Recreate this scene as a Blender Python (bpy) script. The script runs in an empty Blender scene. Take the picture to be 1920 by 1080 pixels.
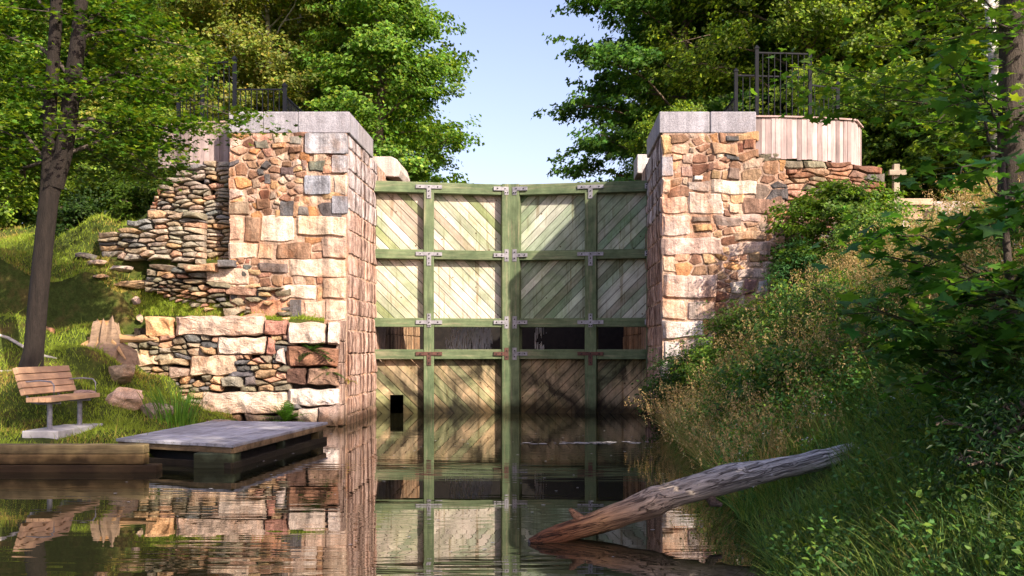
import bpy, math, random
import numpy as np
from mathutils import Vector, Matrix

SC = bpy.context.scene
COL = SC.collection
R = math.radians

# ------------------------------------------------------------------ camera, world, sun, exposure
F = 1850.0            # focal length in pixels of the 1920 wide photograph
PX, HY = 1034.0, 650.0  # principal column, horizon row
EYE = 1.5
cam = bpy.data.cameras.new('camera')
cam.sensor_width = 36.0
cam.lens = F / 1920 * 36.0
cam.shift_x = (960 - PX) / 1920
cam.shift_y = (HY - 540) / 1920
cam.clip_end = 3000
camo = bpy.data.objects.new('camera', cam)
COL.objects.link(camo)
camo.location = (0, 0, EYE)
camo.rotation_euler = (R(90), 0, 0)
SC.camera = camo

SUN = Vector((3.24, -3.6, 3.24)).normalized()
SUN_EL = math.asin(SUN.z)
SUN_AZ = math.atan2(SUN.x, SUN.y)
w = bpy.data.worlds.new('World')
SC.world = w
w.use_nodes = True
nt = w.node_tree
nt.nodes.clear()
sky = nt.nodes.new('ShaderNodeTexSky')
sky.sky_type = 'NISHITA'
sky.sun_disc = False
sky.sun_elevation = SUN_EL
sky.sun_rotation = SUN_AZ
sky.air_density = 1.0
sky.dust_density = 2.4
sky.ozone_density = 1.6
bg = nt.nodes.new('ShaderNodeBackground')
bg.inputs['Strength'].default_value = 0.15
wo = nt.nodes.new('ShaderNodeOutputWorld')
tint = nt.nodes.new('ShaderNodeMix'); tint.data_type = 'RGBA'; tint.blend_type = 'MULTIPLY'; tint.inputs[0].default_value = 1
tint.inputs[7].default_value = (1.22, 1.0, 1.03, 1)
nt.links.new(sky.outputs[0], tint.inputs[6])
nt.links.new(tint.outputs[2], bg.inputs['Color'])
nt.links.new(bg.outputs[0], wo.inputs['Surface'])

sl = bpy.data.lights.new('sun', 'SUN')
sl.energy = 5.0
sl.angle = R(0.5)
sl.color = (1.0, 0.86, 0.68)
so = bpy.data.objects.new('sun', sl)
COL.objects.link(so)
so.rotation_euler = SUN.to_track_quat('Z', 'Y').to_euler()

SC.view_settings.view_transform = 'Standard'
SC.view_settings.look = 'None'
SC.view_settings.exposure = 0.88
SC.view_settings.gamma = 1.0
SC.view_settings.use_curve_mapping = False
SC.cycles.max_bounces = 6
SC.cycles.diffuse_bounces = 3
SC.cycles.glossy_bounces = 3
SC.cycles.transmission_bounces = 3
SC.cycles.sample_clamp_indirect = 4
SC.cycles.caustics_reflective = False
SC.cycles.caustics_refractive = False


def at(px, py, Y):
    return np.array(((px - PX) * Y / F, Y, EYE + (HY - py) * Y / F))


def xat(px, Y):
    return (px - PX) * Y / F


def zat(py, Y):
    return EYE + (HY - py) * Y / F


# ------------------------------------------------------------------ mesh builder
class MB:
    def __init__(s):
        s.V = []; s.C = []; s.L = []; s.T = []; s.M = []; s.n = 0

    def add(s, V, Fc, col=(1, 1, 1), mat=0):
        V = np.asarray(V, dtype=np.float64).reshape(-1, 3)
        n = len(V)
        c = np.empty((n, 3)); c[:] = np.asarray(col, dtype=np.float64)
        s.V.append(V); s.C.append(c)
        if isinstance(Fc, np.ndarray):
            s.L.append((Fc + s.n).ravel()); s.T.append(np.full(len(Fc), Fc.shape[1]))
            s.M.append(np.full(len(Fc), mat))
        else:
            s.L.append(np.concatenate([np.asarray(f) for f in Fc]) + s.n)
            s.T.append(np.array([len(f) for f in Fc])); s.M.append(np.full(len(Fc), mat))
        s.n += n

    def box(s, lo, hi, col=(1, 1, 1), mat=0, mp=None):
        x0, y0, z0 = lo; x1, y1, z1 = hi
        V = np.array([(x0, y0, z0), (x1, y0, z0), (x1, y1, z0), (x0, y1, z0),
                      (x0, y0, z1), (x1, y0, z1), (x1, y1, z1), (x0, y1, z1)], float)
        if mp is not None:
            V = mp(V)
        s.add(V, np.array([(0, 3, 2, 1), (4, 5, 6, 7), (0, 1, 5, 4), (1, 2, 6, 5), (2, 3, 7, 6), (3, 0, 4, 7)]), col, mat)

    def bar(s, a, b, wd, hd, col=(1, 1, 1), mat=0, up=(0, 0, 1)):
        a = np.asarray(a, float); b = np.asarray(b, float)
        d = b - a; L = np.linalg.norm(d); d = d / L
        u = np.asarray(up, float); x = np.cross(d, u)
        if np.linalg.norm(x) < 1e-4:
            x = np.cross(d, (1, 0, 0))
        x /= np.linalg.norm(x); z = np.cross(x, d)
        V = []
        for p in (a, b):
            for sx, sz in ((-1, -1), (1, -1), (1, 1), (-1, 1)):
                V.append(p + x * sx * wd / 2 + z * sz * hd / 2)
        s.add(V, np.array([(0, 1, 2, 3), (7, 6, 5, 4), (0, 4, 5, 1), (1, 5, 6, 2), (2, 6, 7, 3), (3, 7, 4, 0)]), col, mat)

    def tube(s, pts, rad, k=8, col=(1, 1, 1), mat=0, jit=0.0, rng=None, cap=True):
        pts = np.asarray(pts, float); n = len(pts)
        rad = np.broadcast_to(np.asarray(rad, float), (n,))
        tan = np.gradient(pts, axis=0)
        tan /= (np.linalg.norm(tan, axis=1, keepdims=True) + 1e-9)
        ref = np.array((0.0, 0, 1)) if abs(tan[0][2]) < 0.8 else np.array((1.0, 0, 0))
        V = []
        for i in range(n):
            x = np.cross(tan[i], ref); x /= np.linalg.norm(x) + 1e-9
            y = np.cross(tan[i], x)
            a = np.arange(k) * 2 * math.pi / k
            r = rad[i] * (1 + (jit * rng.standard_normal(k) if rng is not None else 0))
            V.append(pts[i] + (np.cos(a) * r)[:, None] * x + (np.sin(a) * r)[:, None] * y)
        V = np.concatenate(V)
        j = np.arange(k); jn = (j + 1) % k
        Fc = np.concatenate([np.stack([i * k + j, i * k + jn, (i + 1) * k + jn, (i + 1) * k + j], 1) for i in range(n - 1)])
        s.add(V, Fc, col, mat)
        if cap:
            s.add(V[:k], [list(range(k))], col, mat)
            s.add(V[-k:], [list(range(k))[::-1]], col, mat)

    def build(s, name, mats, parent=None, smooth=False, bevel=0):
        V = np.concatenate(s.V); L = np.concatenate(s.L).astype(np.int32); T = np.concatenate(s.T).astype(np.int32)
        M = np.concatenate(s.M).astype(np.int32); C = np.concatenate(s.C)
        me = bpy.data.meshes.new(name)
        me.vertices.add(len(V)); me.vertices.foreach_set('co', V.ravel().astype(np.float32))
        me.loops.add(len(L)); me.loops.foreach_set('vertex_index', L)
        me.polygons.add(len(T))
        st = np.concatenate([[0], np.cumsum(T)[:-1]]).astype(np.int32)
        me.polygons.foreach_set('loop_start', st)
        me.polygons.foreach_set('loop_total', T)
        me.polygons.foreach_set('material_index', M)
        me.polygons.foreach_set('use_smooth', np.full(len(T), smooth))
        me.update(calc_edges=True)
        at_ = me.color_attributes.new('Col', 'FLOAT_COLOR', 'POINT')
        at_.data.foreach_set('color', np.concatenate([C, np.ones((len(C), 1))], 1).ravel().astype(np.float32))
        if not isinstance(mats, (list, tuple)):
            mats = [mats]
        for m in mats:
            me.materials.append(m)
        o = bpy.data.objects.new(name, me)
        COL.objects.link(o)
        if parent is not None:
            o.parent = parent
        if bevel:
            b = o.modifiers.new('bevel', 'BEVEL'); b.width = bevel; b.segments = 2; b.limit_method = 'ANGLE'
        return o


def tag(o, label=None, cat=None, group=None, kind=None):
    if label: o['label'] = label
    if cat: o['category'] = cat
    if group: o['group'] = group
    if kind: o['kind'] = kind
    return o


def empty(name, loc=(0, 0, 0), rz=0.0, label=None, cat=None, group=None):
    o = bpy.data.objects.new(name, None)
    COL.objects.link(o)
    o.location = loc; o.rotation_euler = (0, 0, rz); o.empty_display_size = 0.2
    return tag(o, label, cat, group)


def dup(root, loc, rz=0.0, sc=1.0, label=None, scz=None):
    def cp(o, par):
        c = o.copy(); COL.objects.link(c); c.parent = par
        for ch in [x for x in kids.get(o.name, [])]:
            cp(ch, c)
        return c
    kids = {}
    for x in list(COL.objects):
        if x.parent is not None:
            kids.setdefault(x.parent.name, []).append(x)
    r = cp(root, None)
    r.location = loc; r.rotation_euler = (0, 0, rz); r.scale = (sc, sc, scz or sc)
    if label: r['label'] = label
    return r


# ------------------------------------------------------------------ noise helpers
def make_noise(seed, scale, dim=3, n=10):
    rg = np.random.default_rng(seed)
    K = rg.standard_normal((n, dim)) * 2.2 / scale
    ph = rg.uniform(0, 6.28, n)
    def f(P):
        return np.sin(np.asarray(P) @ K.T + ph).sum(1) / math.sqrt(n)
    return f


# ------------------------------------------------------------------ materials
class NT:
    def __init__(s, name):
        s.m = bpy.data.materials.new(name); s.m.use_nodes = True
        s.t = s.m.node_tree; s.t.nodes.clear()
        s.out = s.t.nodes.new('ShaderNodeOutputMaterial')
        s.tc = s.t.nodes.new('ShaderNodeTexCoord')

    def n(s, ty, **kw):
        o = s.t.nodes.new(ty)
        for k, v in kw.items():
            if k in o.inputs.keys():
                o.inputs[k].default_value = v
            else:
                setattr(o, k, v)
        return o

    def l(s, a, b):
        s.t.links.new(a, b)

    def mapping(s, scale=(1, 1, 1), rot=(0, 0, 0), src='Object'):
        m = s.n('ShaderNodeMapping')
        m.inputs['Scale'].default_value = scale
        m.inputs['Rotation'].default_value = rot
        s.l(s.tc.outputs[src], m.inputs['Vector'])
        return m.outputs[0]

    def mapping_rot_first(s, scale, rot):
        m = s.n('ShaderNodeMapping'); m.inputs['Rotation'].default_value = rot
        s.l(s.tc.outputs['Object'], m.inputs['Vector'])
        m2 = s.n('ShaderNodeMapping'); m2.inputs['Scale'].default_value = scale
        s.l(m.outputs[0], m2.inputs['Vector'])
        return m2.outputs[0]

    def noise(s, vec, scale, detail=6, rough=0.6, dist=0.0):
        o = s.n('ShaderNodeTexNoise', Scale=scale, Detail=detail, Roughness=rough, Distortion=dist)
        s.l(vec, o.inputs['Vector'])
        return o.outputs['Fac']

    def ramp(s, fac, stops):
        r = s.n('ShaderNodeValToRGB')
        e = r.color_ramp.elements
        while len(e) < len(stops):
            e.new(0.5)
        for i, (p, c) in enumerate(stops):
            e[i].position = p
            if not isinstance(c, (tuple, list)):
                c = (c, c, c)
            e[i].color = (*c, 1)
        s.l(fac, r.inputs[0])
        return r.outputs[0]

    def mix(s, a, b, fac=1.0, mode='MULTIPLY'):
        o = s.n('ShaderNodeMix', data_type='RGBA', blend_type=mode)
        for i, v in ((6, a), (7, b)):
            if isinstance(v, tuple):
                o.inputs[i].default_value = (*v, 1)
            else:
                s.l(v, o.inputs[i])
        if isinstance(fac, (int, float)):
            o.inputs[0].default_value = fac
        else:
            s.l(fac, o.inputs[0])
        return o.outputs[2]

    def attr(s):
        a = s.n('ShaderNodeAttribute'); a.attribute_name = 'Col'
        return a.outputs['Color']

    def bump(s, h, strength, dist, prev=None):
        b = s.n('ShaderNodeBump', Strength=strength, Distance=dist)
        s.l(h, b.inputs['Height'])
        if prev is not None:
            s.l(prev, b.inputs['Normal'])
        return b.outputs[0]

    def tide(s, col, z0=0.08, z1=0.36, k=(.2, .17, .13)):
        g = s.n('ShaderNodeNewGeometry'); sep = s.n('ShaderNodeSeparateXYZ'); s.l(g.outputs['Position'], sep.inputs[0])
        nz = s.n('ShaderNodeTexNoise', Scale=5.0, Detail=4.0); s.l(g.outputs['Position'], nz.inputs['Vector'])
        ad = s.n('ShaderNodeMath', operation='MULTIPLY_ADD'); s.l(nz.outputs['Fac'], ad.inputs[0]); ad.inputs[1].default_value = -.35; s.l(sep.outputs['Z'], ad.inputs[2])
        mr = s.n('ShaderNodeMapRange'); s.l(ad.outputs[0], mr.inputs['Value']); mr.inputs['From Min'].default_value = z0 - .17; mr.inputs['From Max'].default_value = z1 - .17
        return s.mix(col, s.ramp(mr.outputs[0], [(0.0, k), (1.0, (1, 1, 1))]))

    def principled(s, col, rough=0.8, spec=0.3, metal=0.0, normal=None):
        p = s.n('ShaderNodeBsdfPrincipled', Roughness=rough if isinstance(rough, (int, float)) else 0.5, Metallic=metal)
        p.inputs['Specular IOR Level'].default_value = spec
        if isinstance(col, tuple):
            p.inputs['Base Color'].default_value = (*col, 1)
        else:
            s.l(col, p.inputs['Base Color'])
        if not isinstance(rough, (int, float)):
            s.l(rough, p.inputs['Roughness'])
        if normal is not None:
            s.l(normal, p.inputs['Normal'])
        s.l(p.outputs[0], s.out.inputs['Surface'])
        return p


def mat_stone(name, mott=(0.55, 1.3), tint=(1.0, 0.62, 0.36), tint_amt=0.5, speck=0.35, streak=0.0, bump=0.5):
    t = NT(name)
    v = t.mapping((1, 1, 1))
    c = t.attr()
    c = t.mix(c, t.ramp(t.noise(v, 5, 7, 0.65), [(0.3, mott[0]), (0.72, mott[1])]))
    tn = t.ramp(t.noise(v, 1.6, 5, 0.7, 0.4), [(0.5, 0.0), (0.66, tint_amt)])
    c = t.mix(c, tint, tn)
    c = t.mix(c, t.ramp(t.noise(v, 70, 3, 0.8), [(0.34, 1 - speck * 1.5), (0.5, 1.0), (0.68, 1 + speck)]))
    if streak:
        vs = t.mapping((3.6, 3.6, 0.22))
        c = t.mix(c, t.ramp(t.noise(vs, 1.5, 7, 0.72, .15), [(0.41, (0.2, 0.14, 0.13)), (0.5, (0.85, 0.8, 0.78)), (0.6, (1.5, 1.5, 1.52))]), streak)
    c = t.tide(c)
    h = t.noise(v, 22, 8, 0.7)
    nb = t.bump(t.noise(v, 7, 4, .6), bump * .8, 0.07, t.bump(h, min(1, bump * 1.4), 0.035))
    t.principled(c, 0.88, 0.25, normal=nb)
    return t.m


M = {}
M['stone'] = mat_stone('rubble_stone', streak=0.45)
M['ashlar_stained'] = mat_stone('stained_ashlar', streak=1.0, mott=(0.75, 1.15), tint_amt=0.35)
M['granite'] = mat_stone('smooth_granite', mott=(0.78, 1.12), tint_amt=0.12, speck=0.4, bump=0.25, streak=.22)
M['drystone'] = mat_stone('dry_stone', mott=(0.6, 1.3), tint_amt=0.45, streak=0.2)
M['mortar'] = mat_stone('mortar', mott=(0.6, 1.25), tint_amt=0.6, speck=0.3, bump=0.8, streak=0.4)


def mat_simple(name, lo, hi, scale=6, stretch=(1, 1, 1), rough=0.8, spec=0.3, bump=0.3, bd=0.01, attr=False, metal=0.0):
    t = NT(name)
    v = t.mapping(stretch)
    f = t.noise(v, scale, 7, 0.65)
    if attr:
        c = t.mix(t.attr(), t.ramp(f, [(0.3, lo), (0.7, hi)]))
    else:
        c = t.ramp(f, [(0.3, lo), (0.7, hi)])
    nb = t.bump(t.noise(v, scale * 3, 6, 0.7), bump, bd)
    t.principled(c, rough, spec, metal, nb)
    return t.m


def mat_wood(name, rot=0.0, lo=0.62, hi=1.2, knots=True, along='x', gr=14.0, stain=False, worn=False):
    t = NT(name)
    sc = {'x': (0.9, gr, gr), 'y': (gr, 0.9, gr), 'z': (gr, gr, 0.9)}[along]
    v = t.mapping_rot_first(sc, (0, rot, 0))
    g = t.noise(v, 1.6, 6, 0.7, 0.3)
    c = t.mix(t.attr(), t.ramp(g, [(0.28, lo), (0.5, 0.98), (0.72, hi)]))
    v2 = t.mapping((1, 1, 1))
    c = t.mix(c, t.ramp(t.noise(v2, 2.2, 5, 0.7), [(0.3, 0.72), (0.7, 1.15)]))
    if worn:
        wn = t.ramp(t.noise(v, 1.1, 8, 0.75, .2), [(0.52, 0.0), (0.66, 0.55)])
        c = t.mix(c, (.30, .27, .19), wn, 'MIX')
        c = t.mix(c, t.ramp(t.noise(t.mapping((1, 1, 1)), 1.7, 6, 0.7, .5), [(0.35, (.6, .66, .6)), (0.6, (1.15, 1.12, 1.05))]))
    if stain:
        c = t.mix(c, t.ramp(t.noise(t.mapping((1, 1, .8)), 1.5, 5, 0.65, .6), [(0.38, (.13, .12, .10)), (0.5, (.6, .58, .48)), (0.66, (1.35, 1.15, .95))]))
    if knots:
        vo = t.n('ShaderNodeTexVoronoi', Scale=3.6); vo.inputs['Randomness'].default_value = 1.0
        t.l(t.mapping((1, 1, 1)), vo.inputs['Vector'])
        c = t.mix(c, t.ramp(vo.outputs['Distance'], [(0.05, (0.25, 0.15, 0.1)), (0.085, (1, 1, 1))]))
    if knots:
        c = t.mix(c, t.ramp(t.noise(t.mapping((1, 1, .6)), 1.1, 6, 0.7, .8), [(0.44, (1.05, 1.02, 1.02)), (0.64, (.72, .80, .62))]))
        c = t.mix(c, t.ramp(t.noise(t.mapping((9, 9, .5)), 1.2, 5, 0.7), [(0.34, (.6, .52, .42)), (0.46, (1, 1, 1))]))
    c = t.tide(c, 0.10, 0.38, (.16, .15, .11))
    nb = t.bump(g, 0.7, 0.01)
    t.principled(c, 0.8, 0.25, normal=nb)
    return t.m


M['plank_l'] = mat_wood('weathered_diagonal_board', rot=R(-45))
M['plank_r'] = mat_wood('weathered_diagonal_plank', rot=R(45))
M['plank_ll'] = mat_wood('water_stained_board', rot=R(-45), stain=True)
M['plank_lr'] = mat_wood('water_stained_plank', rot=R(45), stain=True)
M['beam_h'] = mat_wood('green_stained_beam', along='x', knots=False, worn=True)
M['beam_v'] = mat_wood('green_stained_post', along='z', knots=False, worn=True)
M['board_v'] = mat_wood('grey_pink_board', along='z', lo=0.6, hi=1.15, gr=10, knots=False)
M['deck'] = mat_wood('deck_board', along='y', knots=False, lo=0.75, hi=1.15)
M['timber'] = mat_wood('old_timber', along='x', knots=False, lo=0.5, hi=1.25)
M['slat'] = mat_wood('bench_slat', along='y', knots=False, lo=0.8, hi=1.15)
M['galv'] = mat_simple('galvanised_steel', (0.13, 0.13, 0.15), (0.34, 0.34, 0.37), 14, rough=0.5, spec=0.5, attr=False, metal=0.3, bump=0.1)
M['rust'] = mat_simple('rusted_steel', (0.04, 0.022, 0.02), (0.13, 0.06, 0.045), 10, rough=0.8, bump=0.4)
M['blackmetal'] = mat_simple('black_iron', (0.004, 0.005, 0.008), (0.010, 0.012, 0.018), 8, rough=0.6, spec=0.15, bump=0.05)
M['concrete'] = mat_simple('concrete', (0.28, 0.28, 0.29), (0.52, 0.51, 0.5), 7, bump=0.3)
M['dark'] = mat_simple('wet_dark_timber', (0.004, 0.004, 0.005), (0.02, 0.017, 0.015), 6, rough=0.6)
M['bark'] = mat_simple('bark', 0.5, 1.5, 3, stretch=(6, 6, 1.2), bump=1.0, bd=0.03, attr=True)
M['birch'] = mat_simple('birch_bark', (0.12, 0.11, 0.1), (0.7, 0.68, 0.64), 2, stretch=(1.5, 1.5, 5), bump=0.3, attr=False)
M['log'] = None


def mat_log():
    t = NT('driftwood')
    v = t.mapping_rot_first((.8, 14, 14), (0, R(12), R(-19.8)))
    g = t.noise(v, 1.7, 8, 0.78, 0.5)
    c = t.mix(t.attr(), t.ramp(g, [(0.34, 0.18), (0.46, 0.8), (0.68, 1.6)]))
    ck = t.ramp(t.noise(t.mapping_rot_first((.5, 16, 16), (0, R(12), R(-19.8))), 1.0, 3, 0.6, 1.2), [(0.455, (1, 1, 1)), (0.49, (.12, .09, .07)), (0.525, (1, 1, 1))])
    c = t.mix(c, ck, .85)
    nb = t.bump(ck, 1.0, 0.02, t.bump(g, 1.0, 0.03))
    t.principled(c, 0.75, 0.3, normal=nb)
    return t.m


M['log'] = mat_log()


def mat_leaf(name, trans=0.35, rough=0.5):
    t = NT(name)
    c = t.attr()
    p = t.n('ShaderNodeBsdfPrincipled', Roughness=rough)
    p.inputs['Specular IOR Level'].default_value = 0.35
    t.l(c, p.inputs['Base Color'])
    tr = t.n('ShaderNodeBsdfTranslucent')
    t.l(t.mix(c, (1.3, 1.25, 0.5)), tr.inputs['Color'])
    mx = t.n('ShaderNodeMixShader'); mx.inputs[0].default_value = trans
    t.l(p.outputs[0], mx.inputs[1]); t.l(tr.outputs[0], mx.inputs[2])
    t.l(mx.outputs[0], t.out.inputs['Surface'])
    return t.m


M['leaf'] = mat_leaf('leaf', .52)
M['grass'] = mat_leaf('grass_blade', 0.3, 0.6)


def mat_ground():
    t = NT('bank_ground')
    v = t.mapping((1, 1, 1))
    c = t.ramp(t.noise(v, 1.3, 8, 0.7), [(0.32, (0.045, 0.05, 0.012)), (0.5, (0.07, 0.1, 0.02)), (0.68, (0.16, 0.11, 0.04))])
    c = t.mix(c, t.ramp(t.noise(v, 14, 6, 0.8), [(0.3, 0.5), (0.7, 1.4)]))
    t.principled(c, 0.95, 0.1, normal=t.bump(t.noise(v, 25, 6, 0.8), 1.0, 0.05))
    return t.m


M['ground'] = mat_ground()


def mat_water():
    t = NT('water')
    v = t.mapping((1.0, 2.2, 1.0))
    a = t.noise(v, 1.4, 1, 0.4, 0.3)
    v2 = t.mapping((0.35, 2.6, 1.0))
    b = t.noise(v2, 3.0, 1, 0.4, 0.5)
    n1 = t.bump(a, 0.03, 0.02)
    # calm and ruffled patches
    n2b = t.n('ShaderNodeBump', Distance=0.012)
    pf = t.ramp(t.noise(t.mapping((0.25, 0.5, 1)), 1.1, 2, 0.5), [(0.42, 0.02), (0.62, 0.16)])
    t.l(pf, n2b.inputs['Strength']); t.l(b, n2b.inputs['Height']); t.l(n1, n2b.inputs['Normal'])
    p = t.principled((0.012, 0.012, 0.006), 0.0, 0.5, normal=n2b.outputs[0])
    p.inputs['IOR'].default_value = 2.05
    return t.m


M['water'] = mat_water()

# ------------------------------------------------------------------ ground and water
PL1 = [(-5.2, 12.1, .3), (-7, 12.1, .3), (-9, 12.1, .35), (-14, 12, .7), (-22, 12, 1.2), (-5.6, 13.2, .27), (-6.7, 13.5, .32), (-8, 13, .4), (-6.7, 14.5, .36),
       (-6.3, 14.0, .33), (-7.9, 15, 1.1), (-10, 15, 1.3), (-14, 15, 1.6), (-6.1, 16, .35), (-5.6, 15, .15), (-5.3, 13, .12), (-4.5, 13, -.6), (-4.7, 12.15, -.7), (-4.4, 12.6, -.7), (-4.85, 12.5, -.5), (-5.05, 12.15, .25), (-4.8, 15, -.3), (-4.4, 16, -.6),
       (-5.2, 18.4, -.15), (-4.2, 18.4, -.6), (-6.6, 18.4, .25), (-7.3, 18.4, .95), (-8.4, 18.4, 1.9), (-7, 16.5, .7), (-8, 16.8, 1.45), (-9.5, 17, 2.0),
       (-12, 18.4, 2.6), (-16, 18, 3.0), (-22, 18, 3.3), (-60, 15, 4)]
PL2 = [(-4, 18.9, 2.0), (-6.2, 18.9, 2.35), (-8, 18.9, 2.5), (-9.5, 18.9, 2.75), (-14, 19, 3.2), (-9.3, 19.5, 3.15), (-11, 20, 3.4), (-14, 21, 3.7), (-22, 20, 3.8), (-60, 20, 5),
       (-10, 21, 3.9), (-12, 24, 4.3), (-16, 28, 4.8), (-12, 26, 4.8), (-30, 28, 5.2), (-9.2, 20.4, 4.2), (-9, 22, 5.0), (-9.5, 26, 5.5), (-12, 32, 5.6), (-60, 40, 6.5),
       (-8, 30, 5.7), (-6, 24, 5.75), (-6, 40, 5.9), (-8, 21, 5.6), (-6.5, 20.5, 5.7), (-4, 60, 6), (-20, 60, 6.5), (-60, 90, 8), (-4, 19.0, 2.05)]


def idw(P, X, Y, p=3.2):
    P = np.array(P)
    d = (X[..., None] - P[:, 0]) ** 2 + (Y[..., None] - P[:, 1]) ** 2
    wgt = 1 / (d + 0.03) ** (p / 2)
    return (wgt * P[:, 2]).sum(-1) / wgt.sum(-1)


nzD = make_noise(15, 1.1, 2); nzA = make_noise(5, 1.6, 2); nzB = make_noise(6, 0.5, 2); nzC = make_noise(8, 25, 2)


XB = [1.35, 1.55, 1.9, 2.1, 2.2]


def H(X, Y):
    X = np.asarray(X, float); Y = np.asarray(Y, float)
    sh = np.broadcast(X, Y).shape
    X = np.broadcast_to(X, sh).ravel(); Y = np.broadcast_to(Y, sh).ravel()
    h = np.full(X.shape, -0.8)
    far = np.clip((Y - 90) / 200, 0, 1)
    l1 = idw(PL1, X, Y); l2 = idw(PL2, X, Y)
    left = X < -3.95
    hl = np.where(Y < 11.92, -0.8, np.where(Y < 18.80, l1, l2))
    # terrace behind the low rubble step and behind the upper wing wall
    hl = np.where((Y > 19.3) & (Y < 20.15) & (X > -7.9), 3.15, hl)
    tgt = np.interp(X, [-8.4, -7.4, -6.2, -4], [2.75, 2.62, 2.45, 2.02]); ff = np.clip((Y - 18.8) / .42, 0, 1)
    hl = np.where((Y > 18.78) & (Y <= 19.3) & (X > -8.2), np.minimum(1.97, tgt) * (1 - ff) + tgt * ff, hl)
    hl = np.where((Y >= 20.15) & (X > -9.2), np.minimum(np.interp(X, [-9.2, -8.4, -7.9, -7.3], [3.75, 4.0, 4.6, 5.45]) + np.clip((Y - 20.15) * .4, 0, 2), 5.65), hl)
    # right bank
    x0 = np.interp(Y, [0, 6, 10, 14, 19], XB)
    sl_ = np.interp(Y, [0, 8, 19], [.66, .76, .96])
    hr = np.minimum((X - x0) * sl_, np.interp(Y, [0, 12, 15, 19.6, 20], [4.2, 3.2, 2.65, 2.7, 3.4]))
    hr = np.maximum(hr, -0.8)
    hr2 = np.interp(Y, [19.4, 21, 30, 60, 90], [4.15, 4.4, 5.4, 6, 6.5])
    hr = np.where(Y > 19.4, np.where(Y > 19.75, np.interp(X, [5.9, 6.9], [0, 1]) * (np.minimum(hr + 0.5 + (Y - 19.7) * .3, hr2) - 5.65) + 5.65, hr), hr)
    hr = np.where((X > 14), hr + (X - 14) * 0.05, hr)
    h = np.where(left, hl, np.where(X > -3.95, hr, h))
    lock = (Y > 18.72) & (X > -4.35) & (X < 2.4)
    h = np.where(lock, -0.8, h)
    h = np.where((Y > 70) & (X > -3.95) & (X < 2.13), 5.2, h)
    bumpy = 0.035 * nzA(np.stack([X, Y], 1)) + 0.02 * nzB(np.stack([X, Y], 1))
    h = h + np.where(h > 0.1, bumpy, 0)
    h = h + np.where((X > 2.6) & (Y < 18.5) & (h > .3), .10 * nzD(np.stack([X, Y], 1)), 0)
    h = h + far * (2 + 2 * nzC(np.stack([X, Y], 1)))
    return h.reshape(sh)


xs = np.concatenate([np.linspace(-400, -70, 12), np.linspace(-60, -20, 21), np.arange(-19, -10, .5), np.arange(-10, -3.5, .12), np.arange(-3.4, 1, .5), np.arange(1, 9, .14), np.arange(9, 20, .6), np.linspace(20, 60, 21), np.linspace(70, 400, 12)])
ys = np.concatenate([np.linspace(-60, -4, 20), np.arange(-3, 11.5, .35), np.arange(11.6, 12.2, .08), np.arange(12.3, 18.6, .2), np.arange(18.6, 20.4, .06), np.arange(20.5, 30, .4), np.linspace(30, 90, 31), np.linspace(100, 900, 20)])
GX, GY = np.meshgrid(xs, ys)
GZ = H(GX, GY)
V = np.stack([GX, GY, GZ], -1).reshape(-1, 3)
nx, ny = len(xs), len(ys)
ii, jj = np.meshgrid(np.arange(nx - 1), np.arange(ny - 1))
a = (jj * nx + ii).ravel()
mb = MB(); mb.add(V, np.stack([a, a + 1, a + 1 + nx, a + nx], 1))
tag(mb.build('ground', M['ground'], smooth=True), kind='structure')

mb = MB()
mb.add([(-60, -40, 0), (60, -40, 0), (60, 22.2, 0), (-60, 22.2, 0)], np.array([(0, 1, 2, 3)]))
tag(mb.build('water', M['water']), kind='structure')
mb = MB()
mb.add([(-4, 23.2, .8), (2.2, 23.2, .8), (2.2, 30, .8), (-4, 30, .8)], np.array([(0, 1, 2, 3)]))
tag(mb.build('lock_water', M['water']), kind='structure')

# ------------------------------------------------------------------ masonry
def pack(rng, u0, v0, u1, v1, fixed, mask, wr, hr_, c=0.04):
    nu = int(round((u1 - u0) / c)); nv = int(round((v1 - v0) / c))
    occ = np.zeros((nv, nu), bool)
    uc = u0 + (np.arange(nu) + .5) * c; vc = v0 + (np.arange(nv) + .5) * c
    if mask is not None:
        U, Vv = np.meshgrid(uc, vc)
        occ |= ~mask(U, Vv)
    for r in fixed:
        a0, a1 = int(round((r[0] - u0) / c)), int(round((r[2] - u0) / c))
        b0, b1 = int(round((r[1] - v0) / c)), int(round((r[3] - v0) / c))
        occ[max(b0, 0):max(b1, 0), max(a0, 0):max(a1, 0)] = True
    out = []
    for j in range(nv):
        i = 0
        while i < nu:
            if occ[j, i]:
                i += 1; continue
            tw = max(2, int(rng.uniform(*wr) / c)); th = max(2, int(rng.uniform(*hr_) / c))
            if rng.random() < 0.15:
                tw = int(tw * 1.5); th = int(th * 1.35)
            wd = 1
            while wd < tw and i + wd < nu and not occ[j, i + wd]:
                wd += 1
            ht = 1
            while ht < th and j + ht < nv and not occ[j + ht, i:i + wd].any():
                ht += 1
            occ[j:j + ht, i:i + wd] = True
            if wd * c >= 0.05 or ht * c >= 0.05:
                out.append((u0 + i * c, v0 + j * c, u0 + (i + wd) * c, v0 + (j + ht) * c))
            i += wd
    return out


SN1 = make_noise(901, .14, 2); SN2 = make_noise(902, .05, 2)


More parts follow.
